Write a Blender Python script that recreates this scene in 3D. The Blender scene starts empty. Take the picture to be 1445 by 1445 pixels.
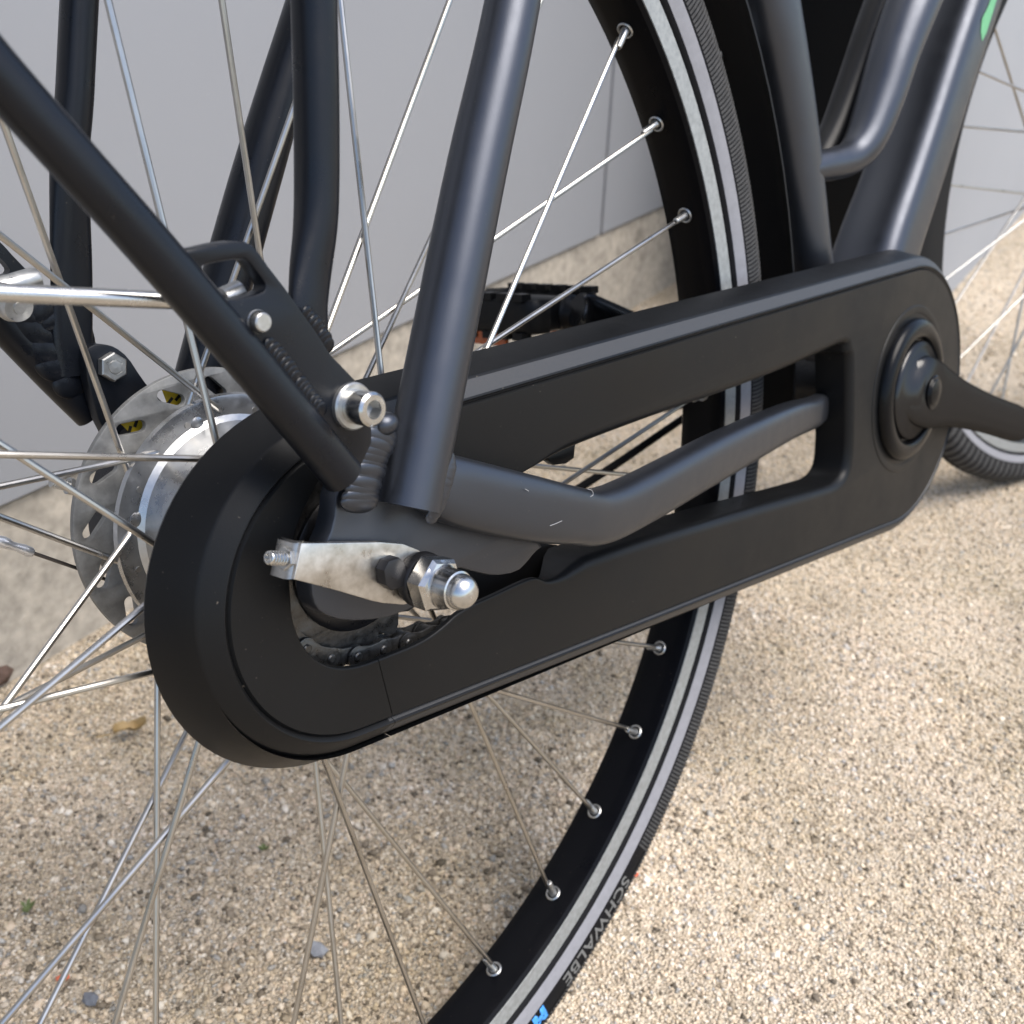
import bpy, math, random
import numpy as np
from mathutils import Vector, Matrix
from mathutils.geometry import tessellate_polygon

random.seed(7)
rng = np.random.default_rng(7)
scene = bpy.context.scene
COL = scene.collection
R_ = math.radians

# ------------------------------------------------------------------ camera, sky, sun, exposure
# calibrated camera, millimetres, in the bicycle's own frame (x forward, y to its left, z up, origin at the rear axle)
CAM_C = np.array([-218.764, -342.075, 148.962])
CAM_R = np.array([[0.6694378, -0.7372506, -0.0911841], [-0.320449, -0.1758513, -0.9308001], [0.6701981, 0.6523326, -0.3539727]])
CAM_F = 1500.66
LEAN = -0.189018                       # the bicycle leans away on its stand
GZ = 352.0                             # height of the rear axle over the gravel
cl, sl = math.cos(LEAN), math.sin(LEAN)
UP = np.array([-0.0225, sl, cl])       # world up as the bicycle sees it
UP /= np.linalg.norm(UP)
EX = np.array([1.0, 0, 0]) - UP * UP[0]
EX /= np.linalg.norm(EX)
M_BW = np.array([EX, np.cross(UP, EX), UP])


def bike_to_world(b):
    w = M_BW @ np.asarray(b, float)
    return Vector((w[0], w[1], w[2] + GZ)) / 1000.0


cam_data = bpy.data.cameras.new("camera")
cam = bpy.data.objects.new("camera", cam_data)
COL.objects.link(cam)
ax = [M_BW @ CAM_R[0], -(M_BW @ CAM_R[1]), -(M_BW @ CAM_R[2])]
mw = Matrix([[ax[0][i], ax[1][i], ax[2][i], bike_to_world(CAM_C)[i]] for i in range(3)] + [[0, 0, 0, 1]])
cam.matrix_world = mw
cam_data.sensor_width = 36.0
cam_data.lens = CAM_F / 1445.0 * 36.0
cam_data.clip_start = 0.02
cam_data.clip_end = 500.0
cam_data.dof.use_dof = True
cam_data.dof.focus_distance = 0.41
cam_data.dof.aperture_fstop = 16.0
scene.camera = cam

SUN_ELEV, SUN_AZ = R_(61), R_(-74)    # azimuth of the sun from +x, counter-clockwise
world = bpy.data.worlds.new("World")
scene.world = world
world.use_nodes = True
wn = world.node_tree.nodes
sky = wn.new("ShaderNodeTexSky")
sky.sky_type = 'NISHITA'
sky.sun_disc = False
sky.sun_elevation = SUN_ELEV
sky.sun_rotation = R_(90) - SUN_AZ
sky.air_density = 1.0
sky.dust_density = 1.8
sky.ozone_density = 1.0
wn["Background"].inputs["Strength"].default_value = 0.15
world.node_tree.links.new(sky.outputs[0], wn["Background"].inputs[0])
sun_data = bpy.data.lights.new("sun", 'SUN')
sun_data.energy = 2.4
sun_data.angle = R_(42)
sun_data.color = (1.0, 0.95, 0.88)
sun = bpy.data.objects.new("sun", sun_data)
COL.objects.link(sun)
sd = Vector((math.cos(SUN_AZ) * math.cos(SUN_ELEV), math.sin(SUN_AZ) * math.cos(SUN_ELEV), math.sin(SUN_ELEV)))
sun.rotation_euler = sd.to_track_quat('Z', 'Y').to_euler()
vs = scene.view_settings
vs.view_transform = 'Standard'
vs.look = 'None'
vs.exposure = 0.92
vs.gamma = 1.0
vs.use_curve_mapping = False


# ------------------------------------------------------------------ helpers
def px(u, v, y):
    """Point of the bicycle frame (mm) that photo pixel (u, v) shows on the plane at side distance y."""
    d = np.array([(u - 722.5) / CAM_F, (v - 722.5) / CAM_F, 1.0]) @ CAM_R
    return CAM_C + d * ((y - CAM_C[1]) / d[1])


def depth(b):
    return float((np.asarray(b) - CAM_C) @ CAM_R[2])


def wpx(u, v, z):
    """Point of the world (mm, axle-height origin) that photo pixel (u, v) shows at world height z."""
    d = M_BW @ (np.array([(u - 722.5) / CAM_F, (v - 722.5) / CAM_F, 1.0]) @ CAM_R)
    c = M_BW @ CAM_C
    return c + d * ((z - c[2]) / d[2])


def unit(v):
    v = np.asarray(v, float)
    return v / max(np.linalg.norm(v), 1e-9)


def catmull(pts, n=6):
    P = [np.asarray(p, float) for p in pts]
    if len(P) < 3:
        return P
    P = [2 * P[0] - P[1]] + P + [2 * P[-1] - P[-2]]
    out = []
    for i in range(1, len(P) - 2):
        for k in range(n):
            t = k / n
            a, b, c, d = P[i - 1], P[i], P[i + 1], P[i + 2]
            out.append(0.5 * (2 * b + (c - a) * t + (2 * a - 5 * b + 4 * c - d) * t * t + (3 * b - a - 3 * c + d) * t ** 3))
    out.append(P[-2])
    return out


BASE = np.array([0.0, 0.0, -GZ / cl])  # root of the bicycle: under the rear axle, on the ground


class MB:
    def __init__(self):
        self.v, self.f = [], []

    def add(self, verts, faces):
        o = len(self.v)
        self.v += [tuple(float(c) for c in p) for p in verts]
        self.f += [tuple(i + o for i in q) for q in faces]
        return self

    def grid(self, rings, closed=True, cap0=True, cap1=True):
        n = len(rings[0])
        verts = [p for r in rings for p in r]
        faces = []
        for i in range(len(rings) - 1):
            for j in range(n if closed else n - 1):
                k = (j + 1) % n
                faces.append((i * n + j, i * n + k, (i + 1) * n + k, (i + 1) * n + j))
        if cap0:
            faces.append(tuple(range(n))[::-1])
        if cap1:
            faces.append(tuple((len(rings) - 1) * n + j for j in range(n)))
        return self.add(verts, faces)

    def tube(self, path, a, b=None, n=20, caps=True, ref=(0, 1, 0), power=2.0, smooth=0):
        """Sweep an ellipse: half-width a along ref, half-height b across it."""
        path = [np.asarray(p, float) for p in path]
        m = len(path)
        A = np.asarray(a if np.ndim(a) else [a] * m, float)
        B = A if b is None else np.asarray(b if np.ndim(b) else [b] * m, float)
        if smooth:
            q = catmull([np.concatenate([p, [x, y]]) for p, x, y in zip(path, A, B)], smooth)
            path = [k[:3] for k in q]
            A = np.array([k[3] for k in q])
            B = np.array([k[4] for k in q])
            m = len(path)
        rings = []
        ref = np.asarray(ref, float)
        for i in range(m):
            t = unit(path[min(i + 1, m - 1)] - path[max(i - 1, 0)])
            e1 = unit(ref - t * (ref @ t))
            e2 = np.cross(t, e1)
            ring = []
            for j in range(n):
                w = 2 * math.pi * j / n
                c, s = math.cos(w), math.sin(w)
                c = math.copysign(abs(c) ** (2 / power), c)
                s = math.copysign(abs(s) ** (2 / power), s)
                ring.append(path[i] + e1 * A[i] * c + e2 * B[i] * s)
            rings.append(ring)
        return self.grid(rings, True, caps, caps)

    def lathe(self, prof, c=(0, 0, 0), axis=(0, 1, 0), n=48, closed=False, arc=None, hexa=False, phase=0.0):
        """prof: (radius, distance along axis) pairs."""
        axis = unit(axis)
        e1 = unit(np.cross(axis, (0, 0, 1) if abs(axis[2]) < 0.9 else (1, 0, 0)))
        e2 = np.cross(axis, e1)
        c = np.asarray(c, float)
        if arc is None:
            ang = [phase + 2 * math.pi * j / n for j in range(n)]
        else:
            ang = [arc[0] + (arc[1] - arc[0]) * j / (n - 1) for j in range(n)]
        rings = [[c + axis * h + (e1 * math.cos(w) + e2 * math.sin(w)) * r for w in ang] for r, h in prof]
        if closed:
            rings.append(rings[0])
        self.grid(rings, arc is None, False, False)
        return self

    def prism(self, poly, y0, y1, holes=(), bevel=0.0):
        """Plate in the x-z plane between y0 (front) and y1, optional holes, bevelled front rim."""
        loops = [[np.array(p[:2], float) for p in poly]] + [[np.array(p[:2], float) for p in h] for h in holes]
        fr = []
        for li, L in enumerate(loops):
            n = len(L)
            area = sum(L[i][0] * L[(i + 1) % n][1] - L[(i + 1) % n][0] * L[i][1] for i in range(n))
            if (area < 0) == (li == 0):
                L.reverse()
            ins = []
            for i in range(n):
                t = unit(L[(i + 1) % n] - L[i - 1])
                nn = np.array([-t[1], t[0]])
                ins.append(L[i] + nn * bevel)
            s = 1 if y1 > y0 else -1
            rings = []
            if bevel > 0:
                rings.append([(p[0], y0, p[1]) for p in ins])
                rings.append([(p[0] * .7 + q[0] * .3, y0 + s * bevel * .3, p[1] * .7 + q[1] * .3) for p, q in zip(L, ins)])
                rings.append([(p[0], y0 + s * bevel, p[1]) for p in L])
            else:
                rings.append([(p[0], y0, p[1]) for p in L])
            rings.append([(p[0], y1, p[1]) for p in L])
            self.grid(rings, True, False, False)
            fr.append((ins if bevel > 0 else L, L))
        for k, y in ((0, y0), (1, y1)):
            pts = [Vector((p[0], p[1], 0)) for L in fr for p in L[k]]
            tris = tessellate_polygon([[Vector((p[0], p[1], 0)) for p in L[k]] for L in fr])
            self.add([(p.x, y, p.y) for p in pts], [tuple(t) for t in tris])
        return self

    def box(self, c, s, axes=None):
        axes = np.eye(3) if axes is None else np.asarray(axes)
        c = np.asarray(c, float)
        vs_ = [c + axes[0] * s[0] * i / 2 + axes[1] * s[1] * j / 2 + axes[2] * s[2] * k / 2 for i in (-1, 1) for j in (-1, 1) for k in (-1, 1)]
        return self.add(vs_, [(0, 1, 3, 2), (4, 6, 7, 5), (0, 4, 5, 1), (2, 3, 7, 6), (0, 2, 6, 4), (1, 5, 7, 3)])

    def blob(self, c, r, axes=None, n=10, m=7):
        axes = np.eye(3) if axes is None else np.asarray(axes)
        rings = []
        for i in range(m + 1):
            w = math.pi * i / m
            rings.append([np.asarray(c) + axes[2] * r[2] * math.cos(w) + math.sin(w) * (axes[0] * r[0] * math.cos(2 * math.pi * j / n) + axes[1] * r[1] * math.sin(2 * math.pi * j / n)) for j in range(n)])
        return self.grid(rings, True, False, False)

    def build(self, name, mat, parent=None, angle=32, world=False, offset=None):
        me = bpy.data.meshes.new(name)
        off = offset if offset is not None else ((0, 0, 0) if world else BASE)
        V = (np.array(self.v, float) - np.asarray(off)) / 1000.0
        me.from_pydata(V.tolist(), [], self.f)
        me.validate()
        import bmesh
        bm = bmesh.new()
        bm.from_mesh(me)
        bmesh.ops.remove_doubles(bm, verts=bm.verts, dist=2e-6)
        bmesh.ops.recalc_face_normals(bm, faces=bm.faces)
        bm.to_mesh(me)
        bm.free()
        me.shade_smooth()
        me.set_sharp_from_angle(angle=R_(angle))
        for mm in (mat if isinstance(mat, (list, tuple)) else [mat]):
            me.materials.append(mm)
        o = bpy.data.objects.new(name, me)
        COL.objects.link(o)
        if parent:
            o.parent = parent
        return o


def tag(o, label=None, cat=None, group=None, kind=None):
    for k, v in (("label", label), ("category", cat), ("group", group), ("kind", kind)):
        if v:
            o[k] = v
    return o


def empty(name, loc=(0, 0, 0), rot=(0, 0, 0), parent=None):
    o = bpy.data.objects.new(name, None)
    COL.objects.link(o)
    o.location = loc
    o.rotation_euler = rot
    o.empty_display_size = 0.05
    if parent:
        o.parent = parent
    return o


# ------------------------------------------------------------------ materials
def mat_new(name, col, rough=0.5, metal=0.0, spec=0.5, rough_var=0.0, col_var=0.0, scale=200.0, bump=0.0, bump_scale=900.0,
            dust=0.0, dust_col=(0.35, 0.3, 0.24), coat=0.0, bump_dist=0.0002):
    m = bpy.data.materials.new(name)
    m.use_nodes = True
    nt = m.node_tree
    N, L = nt.nodes, nt.links
    b = N["Principled BSDF"]
    b.inputs["Base Color"].default_value = (*col, 1)
    b.inputs["Roughness"].default_value = rough
    b.inputs["Metallic"].default_value = metal
    b.inputs["Specular IOR Level"].default_value = spec
    b.inputs["Coat Weight"].default_value = coat
    tc = N.new("ShaderNodeTexCoord")
    if rough_var or col_var:
        no = N.new("ShaderNodeTexNoise")
        no.inputs["Scale"].default_value = scale
        no.inputs["Detail"].default_value = 6
        no.inputs["Roughness"].default_value = 0.65
        L.new(tc.outputs["Object"], no.inputs["Vector"])
        if rough_var:
            mr = N.new("ShaderNodeMapRange")
            mr.inputs[1].default_value = 0.3
            mr.inputs[2].default_value = 0.7
            mr.inputs[3].default_value = max(rough - rough_var, 0.02)
            mr.inputs[4].default_value = min(rough + rough_var, 1)
            L.new(no.outputs[0], mr.inputs[0])
            L.new(mr.outputs[0], b.inputs["Roughness"])
        if col_var:
            mx = N.new("ShaderNodeMix")
            mx.data_type = 'RGBA'
            mr2 = N.new("ShaderNodeMapRange")
            mr2.inputs[1].default_value = 0.3
            mr2.inputs[2].default_value = 0.7
            L.new(no.outputs[0], mr2.inputs[0])
            L.new(mr2.outputs[0], mx.inputs[0])
            mx.inputs[6].default_value = (*[c * (1 - col_var) for c in col], 1)
            mx.inputs[7].default_value = (*[min(c * (1 + col_var), 1) for c in col], 1)
            L.new(mx.outputs[2], b.inputs["Base Color"])
    if dust:
        vo = N.new("ShaderNodeTexNoise")
        vo.inputs["Scale"].default_value = 620
        vo.inputs["Detail"].default_value = 2
        L.new(tc.outputs["Object"], vo.inputs["Vector"])
        big = N.new("ShaderNodeTexNoise")
        big.inputs["Scale"].default_value = 14
        big.inputs["Detail"].default_value = 4
        L.new(tc.outputs["Object"], big.inputs["Vector"])
        ma = N.new("ShaderNodeMath")
        ma.operation = 'MULTIPLY'
        th = N.new("ShaderNodeMapRange")
        th.inputs[1].default_value = 0.735
        th.inputs[2].default_value = 0.79
        L.new(vo.outputs[0], th.inputs[0])
        th2 = N.new("ShaderNodeMapRange")
        th2.inputs[1].default_value = 0.40
        th2.inputs[2].default_value = 0.75
        th2.inputs[4].default_value = dust
        L.new(big.outputs[0], th2.inputs[0])
        L.new(th.outputs[0], ma.inputs[0])
        L.new(th2.outputs[0], ma.inputs[1])
        mx = N.new("ShaderNodeMix")
        mx.data_type = 'RGBA'
        src = b.inputs["Base Color"].links[0].from_socket if b.inputs["Base Color"].links else None
        if src:
            L.new(src, mx.inputs[6])
        else:
            mx.inputs[6].default_value = (*col, 1)
        mx.inputs[7].default_value = (*dust_col, 1)
        L.new(ma.outputs[0], mx.inputs[0])
        L.new(mx.outputs[2], b.inputs["Base Color"])
    if bump:
        n2 = N.new("ShaderNodeTexNoise")
        n2.inputs["Scale"].default_value = bump_scale
        n2.inputs["Detail"].default_value = 3
        L.new(tc.outputs["Object"], n2.inputs["Vector"])
        bp = N.new("ShaderNodeBump")
        bp.inputs["Strength"].default_value = bump
        bp.inputs["Distance"].default_value = bump_dist
        L.new(n2.outputs[0], bp.inputs["Height"])
        L.new(bp.outputs[0], b.inputs["Normal"])
    return m


M = {}
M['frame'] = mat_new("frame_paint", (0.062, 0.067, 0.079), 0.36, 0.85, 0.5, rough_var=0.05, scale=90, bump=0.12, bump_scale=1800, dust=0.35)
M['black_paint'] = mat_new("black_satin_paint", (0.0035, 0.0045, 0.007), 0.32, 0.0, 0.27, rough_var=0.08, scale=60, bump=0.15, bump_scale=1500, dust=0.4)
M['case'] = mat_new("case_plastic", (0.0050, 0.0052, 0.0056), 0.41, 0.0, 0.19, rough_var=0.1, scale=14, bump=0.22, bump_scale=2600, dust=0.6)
M['bevel'] = mat_new("case_grained_lit_edge", (0.021, 0.021, 0.022), 0.5, 0.0, 0.5, rough_var=0.08, col_var=0.3, scale=1500, bump=0.5, bump_scale=2400)  # grained plastic edge; its paler tone also holds the sky light it catches
M['case_gloss'] = mat_new("case_gloss_plastic", (0.0030, 0.0032, 0.0038), 0.24, 0.0, 0.14, rough_var=0.04, scale=60)
def crank_mat():
    m = bpy.data.materials.new("crank_black_enamel")
    m.use_nodes = True
    N, L = m.node_tree.nodes, m.node_tree.links
    N.remove(N["Principled BSDF"])
    d = N.new("ShaderNodeBsdfDiffuse")
    d.inputs[0].default_value = (0.006, 0.006, 0.0065, 1)
    g = N.new("ShaderNodeBsdfGlossy")
    g.inputs["Roughness"].default_value = 0.2
    mx = N.new("ShaderNodeMixShader")
    mx.inputs[0].default_value = 0.05
    L.new(d.outputs[0], mx.inputs[1])
    L.new(g.outputs[0], mx.inputs[2])
    L.new(mx.outputs[0], N["Material Output"].inputs[0])
    return m


M['crank'] = crank_mat()
M['rubber'] = mat_new("tyre_rubber", (0.006, 0.006, 0.007), 0.7, 0.0, 0.12, rough_var=0.1, col_var=0.25, scale=120, bump=0.3, bump_scale=1500, dust=0.5)
M['guard'] = mat_new('mudguard_plastic', (0.0025, 0.0025, 0.003), 0.6, 0.0, 0.25)
M['rim'] = mat_new("rim_black_anodised", (0.0018, 0.0020, 0.003), 0.32, 0.0, 0.1, rough_var=0.06, scale=60, dust=0.3)
M['brake_track'] = mat_new("worn_aluminium", (0.27, 0.28, 0.275), 0.55, 0.4, 0.5, rough_var=0.12, col_var=0.22, scale=320, bump=0.1)
M['reflex'] = mat_new("reflective_strip", (0.21, 0.21, 0.225), 0.55, 0.0, 0.4, col_var=0.08, scale=200)
M['steel'] = mat_new("stainless_spoke", (0.43, 0.415, 0.39), 0.31, 1.0, 0.5, rough_var=0.06, col_var=0.12, scale=40)
M['bright'] = mat_new("polished_steel", (0.50, 0.495, 0.48), 0.24, 1.0, 0.5, rough_var=0.08, scale=200, col_var=0.1)
M['zinc'] = mat_new("zinc_plate", (0.42, 0.42, 0.41), 0.35, 0.9, 0.5, rough_var=0.12, col_var=0.2, scale=180, bump=0.1)
M['hub'] = mat_new("hub_alloy", (0.40, 0.405, 0.41), 0.32, 0.95, 0.5, rough_var=0.14, col_var=0.22, scale=70, bump=0.15, bump_scale=500)
M['disc'] = mat_new("disc_alloy", (0.215, 0.215, 0.208), 0.55, 0.55, 0.5, rough_var=0.1, col_var=0.3, scale=120, bump=0.2, bump_scale=900)
M['nickel'] = mat_new("nickel_tensioner", (0.47, 0.455, 0.43), 0.34, 1.0, 0.5, rough_var=0.16, col_var=0.42, scale=75, bump=0.08, bump_scale=300)
M['grease'] = mat_new("greasy_chain", (0.085, 0.083, 0.08), 0.36, 0.75, 0.5, rough_var=0.15, col_var=0.35, scale=260, bump=0.6, bump_scale=700)
M['oxide'] = mat_new("black_oxide", (0.018, 0.018, 0.02), 0.33, 0.5, 0.5, rough_var=0.1, scale=200)
M['orange'] = mat_new("orange_reflector", (0.30, 0.07, 0.015), 0.25, 0.0, 0.6, scale=300)
M['yellow'] = mat_new("yellow_sticker", (0.55, 0.38, 0.02), 0.4, scale=300)
M['letter'] = mat_new("letter_grey", (0.13, 0.13, 0.125), 0.6, col_var=0.35, scale=900)
M['blue'] = mat_new("letter_blue", (0.05, 0.28, 0.72), 0.5, col_var=0.25, scale=700)
M['green'] = mat_new("decal_green", (0.10, 0.33, 0.15), 0.45, scale=300, col_var=0.15)
M['cable'] = mat_new("cable_steel", (0.10, 0.09, 0.085), 0.4, 0.8)
M['alu_crimp'] = mat_new("crimp_aluminium", (0.66, 0.68, 0.72), 0.33, 0.9, rough_var=0.1, scale=300)


def tread_mat():
    m = mat_new("tyre_tread", (0.045, 0.0445, 0.044), 0.8, 0.0, 0.3, col_var=0.3, scale=200, dust=0.5)
    return m


M['tread'] = tread_mat()

# ------------------------------------------------------------------ the bicycle
root_w = bike_to_world(BASE)
bike = empty("bicycle", root_w, Matrix(M_BW.tolist()).to_euler())
tag(bike, "matte black city bicycle with full chain case leaning in front of grey wall", "bicycle")


def hull(c1, r1, c2, r2, na=40, ns=36):
    """Outline of two circles and their outer tangents, clockwise seen from the right, starting at the upper rear tangent."""
    c1, c2 = np.array(c1, float), np.array(c2, float)
    d = c2 - c1
    L = np.linalg.norm(d)
    phi = math.atan2(d[1], d[0])
    g = math.acos((r1 - r2) / L)
    a_up, a_dn = phi + g, phi - g
    P = []
    for k in range(na):                                   # rear arc, over the back from top to bottom
        w = a_up + (a_dn + 2 * math.pi - a_up) * k / na
        P.append(c1 + r1 * np.array([math.cos(w), math.sin(w)]))
    p0 = c1 + r1 * np.array([math.cos(a_dn), math.sin(a_dn)])
    p1 = c2 + r2 * np.array([math.cos(a_dn), math.sin(a_dn)])
    P += [p0 + (p1 - p0) * k / ns for k in range(ns)]
    for k in range(na):                                   # front arc
        w = a_dn + (a_up - a_dn) * k / na
        P.append(c2 + r2 * np.array([math.cos(w), math.sin(w)]))
    p0 = c2 + r2 * np.array([math.cos(a_up), math.sin(a_up)])
    p1 = c1 + r1 * np.array([math.cos(a_up), math.sin(a_up)])
    P += [p0 + (p1 - p0) * k / ns for k in range(ns)]
    return P


def offset_poly(P, d):
    n = len(P)
    area = sum(P[i][0] * P[(i + 1) % n][1] - P[(i + 1) % n][0] * P[i][1] for i in range(n))
    s = 1 if area > 0 else -1
    out = []
    for i in range(n):
        t = unit(np.array(P[(i + 1) % n]) - np.array(P[i - 1]))
        out.append(np.array(P[i]) + s * d * np.array([t[1], -t[0]]))
    return out


def chaikin(P, k=1):
    for _ in range(k):
        Q = []
        for i in range(len(P)):
            a, b = np.array(P[i], float), np.array(P[(i + 1) % len(P)], float)
            Q += [a * .75 + b * .25, a * .25 + b * .75]
        P = Q
    return P


def pl0(pts, y):
    return [tuple(px(u, v, y)[[0, 2]]) for u, v in pts]


# chain case: a long ring with one opening through which the chain stay and the dropout pass
def chain_case():
    back = hull((-10, -8.5), 71.0, (464, -59), 98.5)
    ridge = hull((-10, -5), 62.5, (464, -57.5), 92.5)
    gr = hull((-9.4, -5.7), 55.5, (462, -56.5), 85.5)
    g_out, g_bot, g_in = gr, offset_poly(gr, -0.9), offset_poly(gr, -1.9)
    hole = chaikin([(-38.5, 3.4), (-39.5, -5), (-38, -14.7), (-34.2, -22.5), (-26.5, -30), (-17, -34), (-4.7, -36), (14.7, -38.4), (26.8, -37),
                    (36.5, -34), (57, -35.5), (75, -36.3), (83, -38), (90, -44), (120, -48.5), (153, -53.5), (200, -62), (260, -73), (339, -87.5), (362, -91), (376, -86), (381, -74),
                    (381.7, -53), (380.5, -12), (377, -2), (366, 2.5), (345, 2.5), (294, 3), (234, 5.5), (181, 9), (111, 12), (92, 10.5), (62, 9), (42, 13),
                    (27, 28), (5, 44), (-13, 43.5), (-22, 36), (-31, 26.6), (-37, 13.6)], 2)
    outer = [(offset_poly(back, -7), -31.0), (offset_poly(back, -1.2), -34.5), (back, -37.0), (offset_poly(back, -.5), -38.5), (offset_poly(ridge, .7), -54.6), (offset_poly(ridge, .1), -55.5), (offset_poly(ridge, -.5), -55.9),
             (offset_poly(gr, 1.5), -60.2), (offset_poly(gr, 0.7), -60.5), (g_out, -59.9), (g_bot, -58.6), (g_in, -59.9)]
    win = [min(1, max(0, (p[0] - 84) / 30)) for p in hole]
    rad = [1.0 + 4.6 * w_ for w_ in win]
    ins = offset_poly(hole, -1.0)
    low = [w_ * (1.0 if (p[1] < -15 or p[0] > 372) else 0.25) for w_, p in zip(win, hole)]
    hole = [p + (q - p) * r * l_ for p, q, r, l_ in zip(hole, ins, rad, low)]

    def out_by(f):
        far = [offset_poly(hole, q) for q in (0.0, 8.0)]
        return [a + (b - a) * (r * f / 8.0) for a, b, r in zip(far[0], far[1], rad)]
    holes = []
    for k in range(8):
        a_ = math.pi / 2 * k / 7
        P_ = out_by(1 - math.sin(a_))
        holes.append([(p[0], -60.0 + r * (1 - math.cos(a_)), p[1]) for p, r in zip(P_, rad)])
    lip = [np.array([q[0], q[2]]) for q in holes[0]]
    mb = MB()
    mb.grid([[(p[0], y, p[1]) for p in L] for L, y in outer], True, False, False)
    holes.append([(p[0], -57.8 + 21.5 * w_, p[1]) for p, w_ in zip(hole, win)])
    mb.grid(holes, True, False, False)
    face = [[Vector((p[0], p[1], 0)) for p in g_in], [Vector((p[0], p[1], 0)) for p in lip]]
    tris = tessellate_polygon(face)
    mb.add([(v.x, -60.0 if i >= len(g_in) else -59.9, v.y) for i, v in enumerate(face[0] + face[1])], [tuple(t) for t in tris])
    # inside of the cover, so that the ring has a thickness
    gi = offset_poly(back, -9)
    mb.grid([[(p[0], y, p[1]) for p in L] for L, y in ((offset_poly(back, -7), -31.0), (gi, -31.0), (gi, -55.0))], True, False, False)
    whole = mb.build("chain_case", [M['case'], M['bevel']], bike, angle=24)
    ca_, cb_ = np.array([-9.4, -5.7]), np.array([462, -56.5])
    dl_ = cb_ - ca_
    for p in whole.data.polygons:
        x_, y_, z_ = p.center.x * 1000, p.center.y * 1000, p.center.z * 1000 + BASE[2]
        if -60.15 < y_ < -55.95:
            t_ = min(1, max(0, ((np.array([x_, z_]) - ca_) @ dl_) / (dl_ @ dl_)))
            if np.linalg.norm(np.array([x_, z_]) - ca_ - dl_ * t_) > 55.5 + 30 * t_ - 1 and t_ > 0.03:  # rear arc stays dark: its duller reflection is put into the colour
                p.material_index = 1
    import bmesh
    seam_a = np.array([-6.5, -38.0])
    seam_b = np.array([-2.5, -76.0])
    t = unit(seam_b - seam_a)
    nrm = Vector((-t[1], 0, t[0]))
    if nrm.x < 0:
        nrm = -nrm
    res = []
    for side in (1, -1):
        me = whole.data.copy()
        bm = bmesh.new()
        bm.from_mesh(me)
        co = Vector(((seam_a[0] - BASE[0]) / 1000, 0, (seam_a[1] - BASE[2]) / 1000)) + nrm * side * 0.00016
        geom = bm.verts[:] + bm.edges[:] + bm.faces[:]
        bmesh.ops.bisect_plane(bm, geom=geom, plane_co=co, plane_no=nrm * side, clear_inner=True, dist=1e-7)
        bm.to_mesh(me)
        bm.free()
        me.set_sharp_from_angle(angle=R_(24))
        res.append(me)
    old = whole.data
    whole.data = res[0]
    cap = bpy.data.objects.new("rear_cover", res[1])
    COL.objects.link(cap)
    cap.parent = whole
    bpy.data.meshes.remove(old)
    return whole


case = chain_case()
MB().prism(pl0([(640, 860), (700, 880), (790, 850), (790, 770), (720, 760), (640, 790)], -33), -33, -31.5).build("inner_cover", M['guard'], case)
MB().tube([(-3.4, -55.5, -62), (-2.6, -46, -72)], 1.0, 3, n=8).build("seam_backing", M['case'], case)
MB().tube([(-6.2, -58.2, -36.5), (-3.4, -57.6, -61)], 1.2, 5, n=8).build("seam_backing", M['case'], case)
BBX, BBZ = 460.0, -50.5
MB().lathe([(56, -59.6), (55.3, -60.4), (53, -60.7), (50.6, -60.2), (49.6, -59.2), (48, -59.2)], (BBX, 0, BBZ), n=72).build("crank_surround", M['case'], case)
MB().lathe([(47.5, -59.0), (47.5, -62.5), (46.3, -64.5), (43.5, -66.2), (39, -66.8), (36, -66.0), (34.5, -64.2), (34, -62), (20, -62)], (BBX, 0, BBZ), n=72).build("crank_disc", M['case_gloss'], case, angle=50)

# right crank arm with its collar and bolt cap
crank = MB()
crank.lathe([(33, -62.5), (33, -65.0), (32.0, -66.4), (29, -67.2), (25.5, -68.6), (22, -71), (19, -73.5), (16, -75.0), (11, -75.6), (0.01, -75.8)], (BBX, 0, BBZ), n=48)
cd = unit((160.0, 0, -66))
e0 = np.array([BBX, -69.5, BBZ])
crank.tube([e0 - cd * 22 + (0, 5, 0), e0 - cd * 8, e0 + cd * 14 + (0, -.5, 0), e0 + cd * 32 + (0, -2, 0), e0 + cd * 60 + (0, -4, 0), e0 + cd * 110 + (0, -8, 0), e0 + cd * 160 + (0, -12, 0), e0 + cd * 178 + (0, -13, 0)],
           [4, 7.2, 8.2, 8.6, 8.6, 8.2, 8, 7], [15, 22.5, 23, 20, 16.5, 14.2, 14, 11], n=28, power=2.5, smooth=5)
crank.build("crank_arm", M['crank'], bike, angle=40)
MB().lathe([(11.4, -74.2), (11.4, -77.4), (10.6, -78.3), (9.2, -78.1), (8.6, -78.8), (4, -80.2), (0.01, -80.4)], (BBX, 0, BBZ), n=32).build("bolt_cap", M['case_gloss'], bike)

# ------------------------------------------------------------------ wheels
TH0 = 0.63457
DL = {0: -40, 1: 40, 2: 40, 3: -40}


def spoke_mesh(k, s):
    th = TH0 - R_(10 * k)
    h = th + R_(DL[k])
    yf, dx, dz = (-27.1, -4.6, 1.9) if s < 0 else (33.0, -0.9, -0.6)
    H = np.array([46 * math.cos(h) + dx * 0, yf, 46 * math.sin(h) + dz * 0])
    N = np.array([296 * math.cos(th), s * 1.2, 296 * math.sin(th)])
    d = unit(N - H)
    inout = 2.2 if k in (0, 1) else -2.2     # heads inside or outside the flange
    mb = MB()
    E0 = H + np.array([0, s * inout, 0])
    mb.tube([H - np.array([0, s * inout, 0]), H + np.array([0, s * inout * .5, 0]), E0 + d * 2.5, E0 + d * 12, N], [1.25] * 5, n=10, ref=(0.3, 0.5, 0.81))
    return mb


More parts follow.
